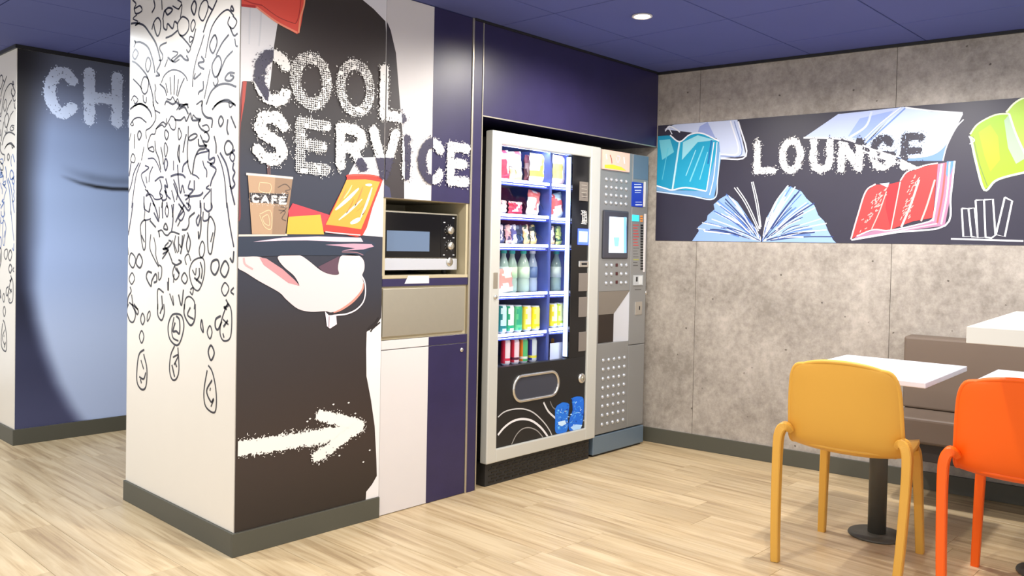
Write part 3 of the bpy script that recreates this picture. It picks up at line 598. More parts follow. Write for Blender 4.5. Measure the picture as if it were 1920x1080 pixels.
line_art(PL2, at_l, (YC + .004, YC + 1.3, BB + .002, H - .002), ld2, 'ink_drawing', (0, 0, 0), shift=YC, blue=True)

# ------------------------------------------------------------------ face poster on the far block
PF = lambda s, z, off: (s, YC - off, z)
fp = empty('wall_poster', (XC, YC, BB), 'blue-toned poster of a closed eye and cheek lettered CHA on the far wall', 'poster')
at_f = lambda u, w: at_s(u, w, YC)
edge = [at_f(*p) for p in ((33, 470), (35, 540), (45, 600), (62, 660), (85, 720), (110, 765), (128, 790))]
lash = [at_f(*p) for p in ((110, 328), (150, 343), (180, 350), (210, 354), (245, 355), (290, 350))]
def facecol(s, z):
    u = (s - XC) / .62
    base = ramp([(.1, (180, 197, 232)), (.6, (186, 203, 236)), (1.1, (164, 184, 222)), (1.5, (146, 164, 198)), (1.85, (128, 143, 174)), (2.1, (116, 125, 150)), (2.39, (92, 97, 114))], z)
    k = 0
    ex = np.interp(-z, [-p[1] for p in edge], [p[0] for p in edge], left=edge[0][0], right=edge[-1][0] + .03)
    t = (s - ex) / .13
    tb = (s - XC + .02) / (.20 + .10 * max(0, z - 1.6)); mb = min(max((z - .8) / .45, 0), 1); t = t * (1 - mb) + tb * mb
    t = min(max(t, 0), 1); t = t * t * (3 - 2 * t)
    dark = ramp([(.1, (66, 70, 104)), (.5, (50, 54, 84)), (.9, (28, 32, 54)), (1.5, (26, 26, 34)), (2.2, (24, 21, 22))], z)
    c = [dark[i] + (base[i] - dark[i]) * t for i in range(3)]
    lz = np.interp(s, [p[0] for p in lash], [p[1] for p in lash], left=9)
    q = math.exp(-((z - lz) / .011) ** 2) * min(max((s - lash[0][0]) / .22, 0), 1); c = [v * (1 - .93 * q) + 8 * q for v in c]
    q = math.exp(-((z - lz - .05) / .03) ** 2) * .22 * min(max((s - lash[0][0]) / .2, 0), 1); c = [v * (1 - q) for v in c]
    return tuple(c)
place_sheet('face_photograph', shade_sheet(PF, XC + .002, 1.15, BB + .001, H - .023, 100, 260, facecol, .0012), fp)
i11 = Ink(PF, None)
for ch, u0, u1, w0, w1, tn in (('C', 81, 148, 124, 223, 0), ('H', 156, 230, 130, 238, 0), ('A', 238, 302, 140, 246, 0)):
    a = at_f(u0, (w0 + w1) / 2)[0]; b_ = at_f(u1, (w0 + w1) / 2)[0]; um = (u0 + u1) / 2
    letter(i11, ch, (a, b_, at_f(um, w1)[1], at_f(um, w0)[1]), .036, lambda s, z: (200, 212, 236), 6, st=.004, rough=.010, speck=.02)
i11.make('poster_lettering', fp)

# ------------------------------------------------------------------ service cabinet
cab = empty('service_cabinet', (X1, 0, 0), 'built-in cabinet with microwave niche, steel flap and white and navy doors beside the pillar', 'cabinet')
P0, P1 = X1 + .001, X3 - .001
B().box(P0, P1, .018, .5, 0, ZP - .02).make('lower_carcass', M_WHITEP, cab); B().box(P0, P1, .018, .5, ZN + .02, H - .004).make('upper_carcass', M_WHITEP, cab)
n_ = B(); n_.box(P0, P1, .48, .5, ZP, ZN + .02).box(P1 - .016, P1, .004, .48, ZS, ZN).box(P0, P0 + .016, .004, .48, ZS, ZN).box(P0, P1, .01, .48, ZN, ZN + .02)
n_.make('niche_lining', M_BEIGE, cab)
B().box(P0, P1, 0, .48, ZS - .014, ZS, .001).make('niche_shelf', M_BEIGE, cab)
ud = B().box(P0, P1, .0, .018, ZN + .002, H - .004, .001).make('upper_panel', M_WHITEP, cab)
lip = B().box(P0, P1, .0, .018, ZS - .05, ZS - .015, .001).make('lower_fascia', M_NAVY, cab)
B().box(P0 + .004, P1 - .020, -.003, .018, ZP + .004, ZS - .060, .0015).make('steel_flap', M_STEEL, cab)['label'] = 'brushed steel flap'
B().box(P0, P1, .010, .018, ZP - .012, ZS - .050).make('flap_surround', M_BEIGE, cab)
ZD = at_s(760, 653)[1]
dr = B().box(P0, P1, 0, .018, ZD + .002, ZP - .014, .001).make('drawer', M_WHITEP, cab)
do = B().box(P0, P1, 0, .018, .003, ZD - .002, .001).make('door', M_WHITEP, cab)
def stripes(x0, x1, z0, z1, par): 
    o = B().box(x0, x1, -.0008, .0005, z0, z1).make('navy_stripe', M_NAVY, par, org=tuple(cab.location)); return o
stripes(X2, P1, ZN + .002, H - .004, ud); stripes(X2, P1, ZD + .002, ZP - .014, dr); stripes(X2, P1, .003, ZD - .002, do)
kx, kz = at_s(865, 656)
B().lathe([(.0, -.006), (.009, -.006), (.011, -.003), (.011, .0)], kx, kz, 16, 'y').make('knob', M_CHROME, do, org=tuple(cab.location))
ij = Ink(PS, (P0 + .001, P1, ZN + .003, H - .006))
ij.poly(zs([(700, 17), (722, 40), (732, 57), (742, 100), (750, 200), (757, 280), (757, 400), (700, 400)], 0, 0, 1), (50, 43, 44), 5)
ij.poly([(P0, ZN + .004)] + zs([(715, 345), (730, 352), (733, 380)], 0, 0, 1), (60, 60, 90), 5.5)
o = ij.b.make('printed_sleeve', PRINT, ud, org=tuple(cab.location), fix=False)
ib.b.make('slogan_lettering', PRINT, ud, org=tuple(cab.location), fix=False)
ik = Ink(PS, None)
ik.poly(zs([(765, 517), (804, 517), (804, 531), (758, 532)], 0, 0, 1), (230, 224, 222), 4)
ik.b.make('white_stripe', PRINT, lip, org=tuple(cab.location), fix=False)
# microwave
MY = .05; mx0, mx1 = .742, at_s(857, 455, MY)[0]; mz0, mz1 = 1.128, 1.406
mw = empty('microwave_oven', ((mx0 + mx1) / 2, .2, ZS), 'silver and black microwave oven with round knobs in the cabinet niche', 'microwave')
B().box(mx0, mx1, MY + .012, .40, mz0, mz1, .004).make('body', mat('microwave_case', (60, 60, 62), .4, .3), mw)
fx = at_s(826, 455, MY)[0]; zb_ = at_s(790, 484, MY)[1]
B().box(mx0, mx1, MY, MY + .012, zb_ - .001, mz1, .002).make('silver_frame', M_STEEL, mw)
B().box(mx0 + .006, fx - .003, MY - .004, MY + .004, zb_ + .002, mz1 - .007, .001).make('door', M_DARKG, mw)
B().box(at_s(724, 450, MY)[0], at_s(804, 450, MY)[0], MY - .0052, MY - .0035, at_s(760, 471, MY)[1], at_s(760, 433, MY)[1]).make('window', mat('microwave_window', (98, 116, 142), .15), mw)
B().box(fx, mx1 - .008, MY - .004, MY + .004, zb_ + .002, mz1 - .007, .001).make('control_panel', M_DARKG, mw)
B().box(mx0, mx1, MY - .003, MY + .012, mz0, zb_ - .002, .002).make('lower_band', mat('microwave_silver', (212, 214, 220), .35, .5), mw)
for (u, w_) in ((841, 432), (841, 461)):
    a, b_ = at_s(u, w_, MY); k = B().lathe([(0, MY - .024), (.017, MY - .024), (.020, MY - .018), (.021, MY - .004)], a, b_, 20, 'y').make('knob', M_CHROME, mw)
    B().box(a - .002, a + .002, MY - .027, MY - .022, b_ - .015, b_ + .015).make('pointer', M_STEEL, k, org=tuple(mw.location))
a, b_ = at_s(842, 491, MY); B().lathe([(0, MY - .008), (.020, MY - .008), (.023, MY - .003)], a, b_, 20, 'y').make('door_button', M_CHROME, mw)
ik = Ink(lambda s, z, off: (s, MY - .0045 - off, z), None)
for (u, w_) in ((832, 417), (849, 409), (832, 446), (849, 446), (831, 478), (849, 478)):
    a, b_ = at_s(u, w_, MY); ik.line([(a - .006, b_), (a + .006, b_)], .004, (220, 220, 220), 1, False)
for cx_, cz_ in (at_s(841, 432, MY), at_s(841, 461, MY)):
    for q in range(10):
        an = math.radians(-60 + q * 33); ik.line([(cx_ + .025 * math.cos(an), cz_ + .025 * math.sin(an)), (cx_ + .029 * math.cos(an), cz_ + .029 * math.sin(an))], .0015, (200, 200, 200), 1, False)
ik.make('dial_markings', mw)['kind'] = 'stuff'
for fx_ in (mx0 + .04, mx1 - .04):
    B().lathe([(.014, ZS), (.014, mz0 + .002)], fx_, .1, 10).make('foot', M_DARK, mw)
    B().lathe([(.014, ZS), (.014, mz0 + .002)], fx_, .36, 10).make('foot', M_DARK, mw)

# ------------------------------------------------------------------ snack vending machine
VX0, VX1 = 1.405, 2.285
vm = empty('vending_machine', ((VX0 + VX1) / 2, .4, 0), 'tall black snack and drinks vending machine with silver-framed glass door', 'vending machine')
FY = -.032
wx0 = at_s(938, 480, FY)[0]; wx1 = at_s(1074, 480, FY)[0]; px1 = at_s(1105, 480, FY)[0]
wz1 = at_s(1000, 279, FY)[1]; wz0 = at_s(1000, 682, FY)[1]; fz0 = at_s(1000, 826, FY)[1]
fx0, fx1, fzb, fzt = 1.381, 2.292, .127, 1.842
body = B(); body.box(VX0, VX0 + .02, .02, .80, .125, 1.845).box(VX1 - .02, VX1, .02, .80, .125, 1.845).box(VX0, VX1, .78, .80, .125, 1.845).box(VX0, VX1, .02, .8, 1.815, 1.845).box(VX0, VX1, .02, .8, .115, .135)
body.make('cabinet_shell', M_DARK, vm)
pl = B().box(VX0 + .004, VX1 - .004, .004, .78, 0, .118, .002).make('plinth', M_PLINTH, vm)
sl = B()
for r in range(6):
    for q in range(14):
        x_ = VX0 + .03 + q * .06 + (r % 2) * .02; sl.box(x_, x_ + .042, .0015, .0045, .016 + r * .016, .022 + r * .016)
sl.make('vent_slots', M_DARKG, pl, org=tuple(vm.location), kind='stuff')
fr = B(); by = FY; fy1 = .018
fr.box(fx0, wx0, by, fy1, fzb, fzt, .006).box(px1, fx1, by, fy1, fzb, fzt, .006).box(wx0 - .004, px1 + .004, by + .0003, fy1, wz1, fzt - .0003, .006).box(wx0 - .004, px1 + .004, by + .0003, fy1, fzb + .0003, fz0, .006)
fr.make('door_frame', M_SILVER, vm)
cp = B().box(wx1, px1, by + .012, fy1, wz0, wz1, .001).make('control_panel', M_DARKG, vm)
lp = B().box(wx0, px1, by + .012, fy1, fz0, wz0, .001).make('lower_panel', M_DARK, vm)
B().box(wx0, wx1, by + .016, by + .022, wz0, wz1).make('glass_pane', glass_mat('vending_glass'), vm)
# interior
ix0, ix1 = wx0 - .02, wx1 + .03
B().box(ix0, ix1, .60, .61, wz0 - .02, wz1 + .03).box(ix0 - .008, ix0, .02, .6, wz0 - .02, wz1 + .03).box(ix1, ix1 + .008, .02, .6, wz0 - .02, wz1 + .03).box(ix0, ix1, .02, .6, wz0 - .03, wz0 - .02).box(ix0, ix1, .02, .6, wz1 + .03, wz1 + .04).make('inner_lining', M_INT, vm)
dvx = at_s(1028.5, 480, .03)[0]
B().box(dvx - .008, dvx + .008, .022, .5, wz0 - .015, wz1 + .02, .001).make('divider', M_INT, vm)
SH = {}
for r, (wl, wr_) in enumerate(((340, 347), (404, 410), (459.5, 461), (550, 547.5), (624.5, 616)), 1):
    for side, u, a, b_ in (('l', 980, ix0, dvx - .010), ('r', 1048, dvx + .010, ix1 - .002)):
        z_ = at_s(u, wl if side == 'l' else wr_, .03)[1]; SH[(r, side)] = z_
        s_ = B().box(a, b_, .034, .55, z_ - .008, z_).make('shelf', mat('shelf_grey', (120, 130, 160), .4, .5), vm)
        B().box(a, b_, .028, .034, z_ - .030, z_ - .011, .001).make('bloom_strip', mat('bloom_blue', (44, 56, 150), .3), s_, org=tuple(vm.location))  # blue band added under the LED strip, imitating its bloom in colour
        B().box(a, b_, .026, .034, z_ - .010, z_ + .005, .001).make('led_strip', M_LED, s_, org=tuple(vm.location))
SH[(6, 'l')] = SH[(6, 'r')] = wz0 - .012
B().box(ix0, ix1, .03, .55, wz0 - .02, wz0 - .012).make('shelf', MATS['shelf_grey'], vm)
B().box(wx1 - .0045, wx1 - .001, by + .026, .024, wz0 + .01, wz1 - .01, .001).make('led_strip', mat('led_side', (180, 205, 255), .5, emit=4), vm)
B().box(ix0 + .01, ix1 - .01, .03, .045, wz1 + .005, wz1 + .018).make('led_strip', M_LED, vm)
for (r, side), z_ in list(SH.items()):        # the shelf LED tubes shine back into the machine
    if r > 5: continue
    a, b_ = (ix0, dvx - .01) if side == 'l' else (dvx + .01, ix1)
    for dz, rot in ((-.018, math.radians(90 - 25)),):
        l = bpy.data.lights.new('led_tube', 'AREA'); l.shape = 'RECTANGLE'; l.size = (b_ - a) * .9; l.size_y = .006; l.energy = 3.6 * (b_ - a); l.color = (.72, .84, 1)
        o = bpy.data.objects.new('led_tube', l); C.objects.link(o); o.location = ((a + b_) / 2, .028, z_ + dz); o.rotation_euler = (rot, 0, 0)
l = bpy.data.lights.new('led_tube', 'AREA'); l.shape = 'RECTANGLE'; l.size = .5; l.size_y = .008; l.energy = 1.5; l.color = (.72, .84, 1)
o = bpy.data.objects.new('led_tube', l); C.objects.link(o); o.location = ((ix0 + ix1) / 2, .03, wz1 + .002); o.rotation_euler = (math.radians(60), 0, 0)
# spirals of the snack rows
coil = B()
def helix(bx, cx, zc, r, y0, y1, turns):
    n = turns * 12; P = [(cx + r * math.cos(2 * math.pi * i / 12), y0 + (y1 - y0) * i / n, zc + r * math.sin(2 * math.pi * i / 12)) for i in range(n + 1)]
    bx.sweep(P, circ(.0016, 4), smooth=True, up=(0, 1, .01))
for r, us in ((1, (948, 970, 1005, 1048)), (2, (945, 968, 1000, 1046)), (3, (947, 966, 984, 1002, 1040, 1055))):
    for u in us:
        sd = 'l' if u < 1028 else 'r'; rr_ = .038 if r < 3 else .028; bx = B()
        helix(bx, at_s(u, 400, .1)[0], SH[(r, sd)] + rr_ + .004, rr_, .06, .45, 6); bx.make('spiral', M_SPIRAL, vm)
# details of the control panel
CY = by + .012
def plate(name, u0, u1, w0, w1, m_, par=vm, y=CY, th=.004, bev=.0015, lab=None):
    a = at_s((u0 + u1) / 2 - (u1 - u0) / 2, (w0 + w1) / 2, y); b_ = at_s(u1, (w0 + w1) / 2, y); um = (u0 + u1) / 2
    o = B().box(a[0], b_[0], y - th, y + .001, at_s(um, w1, y)[1], at_s(um, w0, y)[1], bev).make(name, m_, par, org=tuple(vm.location) if par is not vm else None)
    if lab: o['label'] = lab
    return o
M_TAUPE = mat('panel_taupe', (120, 112, 104), .5)
plate('instruction_plate', 1086, 1102, 341, 377, M_TAUPE)
plate('display_surround', 1083, 1103, 429, 459, M_LEDB); 
plate('display', 1085.5, 1100.5, 434, 454, mat('display_white', (206, 226, 255), .4, emit=1.3), y=CY - .003, lab='small lit blue-white display')
plate('coin_slot_bezel', 1084, 1102.5, 489, 501, M_CHROME, bev=.004, th=.008)
plate('coin_slot', 1090, 1100, 493, 497, M_DARK, y=CY - .006)
for w0, w1 in ((512, 546), (557, 594), (622, 658)): plate('blanking_plate', 1084.5, 1101, w0, w1, M_TAUPE, lab='grey blanking plate')
ik = Ink(lambda s, z, off: (s, CY - .001 - off, z), None)
for q in range(9):
    a = at_s(1089 + random.random() * 2, 395 + q * 3, CY); b_ = at_s(1100 - random.random() * 3, 396 + q * 3, CY); ik.line([a, b_], .0055 * random.uniform(.6, 1.2), (226, 224, 220), 1, False)
for u in (1091, 1096, 1099): ik.line([at_s(u, 393 + random.random() * 6, CY), at_s(u + 1, 418, CY)], .005, (226, 224, 220), 1, False)
for q in range(4): ik.line([at_s(1089, 347 + q * 7, CY), at_s(1099, 348 + q * 7, CY)], .004, (170, 162, 150), 12, False)
for q in range(3): ik.line([at_s(1092, 364 + q * 3, CY), at_s(1097, 364 + q * 3, CY)], .002, (70, 66, 62), 13, False)
ik.make('panel_markings', cp, org=tuple(vm.location))['kind'] = 'stuff'
# hatch: chrome ring and smoked flap
def stadium(u0, u1, w0, w1, y, n=10, sk=0.0):
    a = at_s(u0, (w0 + w1) / 2, y); b_ = at_s(u1, (w0 + w1) / 2, y); zc = (a[1] + b_[1]) / 2; r_ = abs(at_s((u0 + u1) / 2, w0, y)[1] - at_s((u0 + u1) / 2, w1, y)[1]) / 2
    zc = at_s((u0 + u1) / 2, (w0 + w1) / 2, y)[1]; k = r_ * .92; out = []
    for i in range(n + 1): an = math.pi / 2 - math.pi * i / n; out.append((b_[0] - k + k * math.cos(an), zc + r_ * math.sin(an)))
    for i in range(n + 1): an = -math.pi / 2 - math.pi * i / n; out.append((a[0] + k + k * math.cos(an), zc + r_ * math.sin(an)))
    return out
LPY = by + .012
ring = stadium(962, 1046, 701, 747, LPY)
B().sweep([(p[0], LPY - .003, p[1]) for p in ring], circ(.009, 8), closed=True, up=(0, 1, 0)).make('hatch_ring', M_CHROME, vm)
fl = B(); fl.add([(p[0], LPY - .0015, p[1]) for p in ring] + [(p[0], LPY + .002, p[1]) for p in ring], [tuple(range(len(ring)))] + [(i, (i + 1) % len(ring), (i + 1) % len(ring) + len(ring), i + len(ring)) for i in range(len(ring))])
fl.make('delivery_hatch', mat('hatch_smoked', (58, 60, 70), .25), vm)
a, b_ = at_s(1089.5, 709, LPY)
B().lathe([(.019, LPY - .014), (.026, LPY - .012), (.030, LPY - .004), (.030, LPY)], a, b_, 24, 'y').make('lock_ring', M_CHROME, vm)
B().lathe([(0, LPY - .016), (.012, LPY - .016), (.014, LPY - .010)], a, b_, 16, 'y').make('lock_core', M_STEEL, vm)
kx_, kz_ = at_s(928.5, 557, FY); B().lathe([(0, FY - .008), (.009, FY - .008), (.012, FY - .003), (.012, FY)], kx_, kz_, 14, 'y').make('keyhole', M_CHROME, vm)
plate('door_grip', 924.5, 933, 511, 541, M_ALU, y=FY, th=.002)
# swirls and blue splash on the lower panel
ik = Ink(lambda s, z, off: (s, LPY - .0006 - off, z), (wx0 + .001, px1 - .001, fz0 + .001, wz0))
VP = lambda p: zs(p, 890, 680, 4.5, lambda u, w: at_s(u, w, LPY))
for ps, wd, c in (([(195, 460), (250, 415), (330, 392), (420, 392), (500, 425), (580, 500), (630, 570), (655, 625)], .007, (190, 188, 186)), ([(195, 610), (250, 545), (320, 495), (400, 475), (480, 490), (550, 540), (600, 600), (620, 635)], .012, (222, 220, 220)),
                  ([(310, 690), (350, 610), (400, 560), (460, 548), (520, 570), (560, 610), (580, 640)], .006, (150, 146, 142)), ([(580, 335), (620, 410), (680, 468)], .011, (210, 208, 206)), ([(635, 325), (655, 370), (680, 395)], .007, (110, 108, 106)), ([(915, 490), (945, 480)], .008, (190, 190, 190)), ([(920, 410), (945, 400)], .005, (120, 120, 120))):
    ik = Ink(lambda s, z, off: (s, LPY - .0006 - off, z), (wx0 + .001, px1 - .001, fz0 + .001, wz0)); ik.line(VP(ps), wd, c, 1); ik.make('swirl', lp, org=tuple(vm.location))
ik = Ink(lambda s, z, off: (s, LPY - .0006 - off, z), (wx0 + .001, px1 - .001, fz0 + .001, wz0))
ik.poly(VP(curve([(680, 385), (720, 345), (750, 335), (795, 350), (790, 420), (785, 480), (790, 520), (770, 590), (730, 600), (680, 585), (678, 480)], 3, True)), (24, 110, 214), 2)
ik.poly(VP(curve([(820, 310), (840, 290), (880, 285), (915, 300), (918, 380), (915, 450), (905, 520), (880, 575), (830, 580), (792, 560), (800, 470), (825, 400)], 3, True)), (18, 104, 216), 2.5)
rs = random.Random(3)
for q in range(110):
    cx_, cz_ = (rs.uniform(690, 785), rs.uniform(360, 560)) if q % 2 else (rs.uniform(810, 905), rs.uniform(305, 560))
    p_ = [(cx_ + rs.uniform(-17, 17), cz_ + rs.uniform(-17, 17)) for _ in range(3)]
    ik.poly(VP(p_), rs.choice([(70, 160, 240), (10, 70, 180), (110, 190, 250), (40, 130, 230), (190, 224, 252)]), 3 + (q % 5) * .2)
ik.poly(VP([(700, 500), (760, 485), (770, 515), (735, 535), (705, 525)]), (200, 228, 250), 5); ik.poly(VP([(805, 545), (850, 520), (905, 525), (890, 560), (830, 570)]), (170, 210, 250), 5)
ik.make('ice_cube_picture', lp, org=tuple(vm.location))

# ------------------------------------------------------------------ goods inside
def uw(u, w, y): return at_s(u, w, y)
def bag(u0, u1, w0, row, cols, label, y=.075, tilt=0.0, group=None, lean=0.0, fat=.022):
    sd = 'l' if u0 < 1028 else 'r'; z0 = SH[(row, sd)] + .007; x0 = uw(u0, 400, y)[0]; x1 = uw(u1, 400, y)[0]; z1 = uw((u0 + u1) / 2, w0, y)[1]
    wd, hh = (x1 - x0), max(z1 - z0, .04); n, m_ = 8, 10; b = B(); vs = [[], []]
    for sgn in (0, 1):
        for j in range(m_ + 1):
            for i in range(n + 1):
                s, t = i / n * 2 - 1, j / m_ * 2 - 1
                q = max(0, (1 - s * s)) ** .5 * max(0, (1 - (t * 1.0) ** 4)) ** .6 * fat
                pin = 1 - .08 * (1 - abs(t)) ** .5
                vs[sgn].append((s * wd / 2 * pin + .004 * math.sin(9 * t + s), (-1 if sgn == 0 else 1) * (q + .0006), (t + 1) / 2 * hh))
    def pc(s, t):
        k = (math.sin(s * 4.3 + t * 2 + cols[0][0]) + math.sin(t * 5.1 - s * 3.3 + cols[1][1])) * .5
        if t < .14 or t > .9: return cols[0]
        return cols[0] if k > .3 else (cols[1] if k > -.35 else cols[2])
    for sgn in (0, 1):
        k = len(b.v); b.v += vs[sgn]
        for j in range(m_):
            for i in range(n):
                q = k + j * (n + 1) + i; f = [q, q + 1, q + n + 2, q + n + 1]
                b.f.append(f if sgn == 0 else f[::-1]); b.c.append(pc(i / n, j / m_)); b.sm.append(True)
    o = b.make('snack_bag', PACK, org=((0, 0, 0)), fix=False); o.location = ((x0 + x1) / 2, y + .01, z0); o.rotation_euler = (lean, tilt, 0)
    tag(o, label, 'snack bag', group); return o
G1 = 'crisp bags on the top shelf'; G2 = 'snack packs on the second shelf'; G3 = 'bars on the third shelf'
bag(938.5, 957, 282, 1, [(214, 60, 80), (238, 214, 220), (190, 40, 56)], 'red and white crisp bag, first from the door hinge on the top shelf', tilt=-.12, group=G1)
bag(957, 980, 284, 1, [(226, 220, 150), (240, 240, 226), (196, 60, 66)], 'pale yellow crisp bag with red spot, second on the top shelf', tilt=-.1, group=G1)
bag(993, 1022, 288, 1, [(238, 236, 226), (236, 200, 80), (226, 226, 214)], 'large cream and yellow crisp bag left of the divider on the top shelf', group=G1)
bag(984, 996, 290, 1, [(150, 70, 80), (200, 160, 150), (120, 60, 70)], 'dark red slim bag set back between two crisp bags on the top shelf', y=.13, group=G1)
bag(1036, 1064, 291, 1, [(236, 206, 190), (238, 236, 226), (234, 214, 110)], 'pink and yellow crisp bag right of the divider on the top shelf', group=G1)
bag(939, 950, 375, 2, [(230, 222, 220), (196, 160, 160), (236, 236, 236)], 'small white snack pack at the hinge end of the second shelf', group=G2)
bag(955, 981, 378, 2, [(214, 50, 80), (240, 200, 210), (226, 80, 100)], 'small pink and white snack pack on the second shelf', group=G2)
bag(988, 1011, 357, 2, [(236, 230, 228), (214, 110, 110), (240, 236, 236)], 'upright white pack with red print left of the divider on the second shelf', tilt=.12, group=G2)
bag(1034, 1060, 362, 2, [(226, 232, 232), (206, 90, 90), (170, 196, 206)], 'white and red pack leaning right of the divider on the second shelf', tilt=-.22, group=G2)
K3 = [((70, 74, 110), (216, 200, 206), (60, 60, 90), 'dark blue'), ((236, 190, 180), (200, 150, 150), (70, 60, 90), 'pink'), ((226, 226, 232), (90, 90, 150), (230, 230, 236), 'white and violet'), ((40, 60, 100), (30, 50, 80), (80, 110, 140), 'navy'), ((240, 200, 140), (236, 220, 200), (60, 90, 70), 'orange-edged'), ((236, 206, 130), (40, 60, 60), (240, 220, 190), 'cream and green')]
for q, (u, cc) in enumerate(zip((939, 952, 963, 974, 986, 999), K3)):
    bag(u, u + 11, 421, 3, [cc[0], cc[1], cc[2]], '%s snack bar standing on the third shelf left of the divider' % cc[3], tilt=-.2, group=G3, fat=.012)
for u, cc, nm in ((1032, ((240, 196, 150), (230, 220, 210), (90, 70, 70)), 'peach and white'), (1046, ((200, 220, 130), (60, 100, 80), (220, 226, 210)), 'lime and dark green')):
    bag(u, u + 12, 424, 3, list(cc), '%s snack bar standing on the third shelf right of the divider' % nm, tilt=-.15, group=G3, fat=.012)
bag(938, 968, 503, 4, [(236, 222, 206), (206, 150, 140), (240, 236, 220)], 'cream patterned bag in front of the green-capped bottles', tilt=-.1, y=.052, fat=.014)

M_BOT = {}
def bottle(u, wtop, row, capc, tint, label, lab=None, y=.11, r=.030, name_lab='label'):
    sd = 'l' if u < 1028 else 'r'; z0 = SH[(row, sd)] + .002; x = uw(u, 500, y)[0]; z1 = uw(u, wtop, y)[1]; h = z1 - z0
    e = empty('drink_bottle', (x, y, z0), label, 'bottle', 'plastic bottles on the fourth shelf')
    prof = [(.0, .0), (r * .85, .0), (r, .008), (r, h * .25), (r * .93, h * .3), (r, h * .35), (r, h * .58), (r * .85, h * .70), (r * .45, h * .84), (.013, h * .88), (.013, h * .93)]
    key = tint
    if key not in M_BOT:
        mm = bpy.data.materials.new('bottle_plastic'); mm.use_nodes = True; p = mm.node_tree.nodes['Principled BSDF']
        p.inputs['Base Color'].default_value = lin(tint); p.inputs['Roughness'].default_value = .12; p.inputs['Alpha'].default_value = .55; M_BOT[key] = mm
    B().lathe([(a, z0 + b) for a, b in prof], x, y, 18).make('bottle_body', M_BOT[key], e)
    B().lathe([(0, z1), (.0155, z1), (.017, z1 - .003), (.017, z1 - h * .085), (.0, z1 - h * .085)], x, y, 16, smooth=False).make('cap', mat('cap_%d_%d' % (capc[0], capc[1]), capc, .4), e)
    B().lathe([(r + .0006, z0 + h * .34), (r + .0006, z0 + h * .6)], x, y, 18, smooth=True).make('wrapper', mat('wrap_%d_%d' % (lab[0], lab[1]), lab, .5), e)
bottle(944, 468, 4, (20, 176, 160), (196, 228, 214), 'bottle with green cap, first at the hinge end of the fourth shelf', (214, 236, 226))
bottle(960, 469, 4, (24, 180, 164), (200, 230, 214), 'bottle with green cap, second from the hinge end on the fourth shelf', (190, 226, 180))
bottle(981, 469, 4, (24, 186, 164), (206, 232, 214), 'wide bottle with green cap beside the clear bottle', (206, 232, 200), r=.036)
bottle(998, 469, 4, (228, 232, 240), (190, 210, 232), 'clear water bottle with white cap left of the divider', (90, 116, 160))
bottle(1011, 476, 4, (60, 90, 90), (60, 80, 84), 'dark cola-coloured bottle next to the divider', (160, 206, 200), y=.17, r=.026)
bottle(1043, 470, 4, (20, 184, 170), (196, 230, 214), 'bottle with green cap right of the divider', (214, 232, 222), r=.034)
bottle(1059, 473, 4, (70, 110, 150), (120, 160, 170), 'blue-capped bottle at the far end of the fourth shelf', (120, 160, 190), y=.14, r=.027)

def can(u, wtop, row, c1, c2, c3, label, group, y=.075, r=.030, twist=0.0, hh=None):
    sd = 'l' if u < 1028 else 'r'; z0 = SH[(row, sd)] + .002; x = uw(u, 600, y)[0]; h = hh or (uw(u, wtop, y)[1] - z0)
    def cols(j, a):
        if j in (0, 1) or j >= 11: return (196, 200, 206)
        k = math.sin(2 * math.pi * (a * 2 + twist) + .25 * math.sin(j * 1.7))
        return c3 if j in (3,) else (c1 if k > -.1 else c2)
    prof = [(r * .72, 0), (r * .86, .006)] + [(r, .012 + (h - .030) * i / 8) for i in range(9)] + [(r * .86, h - .006), (r * .84, h), (r * .78, h - .003)]
    b = B().lathe([(a, b_) for a, b_ in prof], 0, 0, 18, cols=cols); o = b.make('drink_can', PACK, org=(0, 0, 0)); o.location = (x, y, z0); tag(o, label, 'can', group); return o
G5 = 'drink cans on the fifth shelf'; G6 = 'drink cans on the bottom shelf'
R5 = [(939.5, (20, 120, 120), (190, 220, 220), 'dark teal'), (953.5, (20, 160, 110), (226, 236, 230), 'deep green'), (969, (90, 190, 130), (40, 160, 120), 'mint green'), (986, (238, 214, 60), (234, 210, 190), 'yellow and cream'), (1002, (236, 226, 30), (244, 236, 120), 'plain yellow'),
      (1035, (236, 216, 30), (246, 240, 190), 'yellow'), (1047, (190, 222, 60), (226, 236, 170), 'lime'), (1059, (130, 206, 90), (214, 232, 130), 'bright green')]
for u, a, b_, nm in R5:
    sidew = 'left' if u < 1028 else 'right'
    pos = 'before the divider' if u < 1028 else 'beyond the divider'
    can(u, (571 + (u - 940) * .03) if u < 1028 else 568.5 - (u - 1035) * .1, 5, a, b_, a, '%s drink can on the fifth shelf %s' % (nm, pos), G5, twist=.3)
    can(u, 572 if u < 1028 else 568, 5, a, b_, a, '%s drink can standing behind the front one %s' % (nm, pos), G5, y=.15, twist=.1, hh=.112)
R6 = [(940, (226, 150, 70), (236, 220, 210), (220, 60, 60), 'orange-edged'), (949, (222, 40, 70), (240, 220, 224), (222, 50, 80), 'red and white'), (966, (218, 44, 74), (238, 214, 220), (90, 30, 60), 'crimson and white'), (982, (236, 140, 30), (80, 180, 110), (230, 230, 220), 'orange and green'), (999, (44, 60, 160), (200, 214, 220), (226, 220, 60), 'blue and yellow')]
for u, a, b_, c_, nm in R6:
    if u == 940: continue
    can(u, 636 - (u - 940) * .04, 6, a, b_, c_, '%s slim can on the bottom shelf' % nm, G6, r=.026, twist=.35)
for u, a, nm in ((1042, (240, 160, 50), 'orange'), (1054, (224, 70, 70), 'red')):
    can(u, 630, 6, a, a, a, '%s can mostly hidden behind the white card' % nm, G6, y=.13, r=.027)
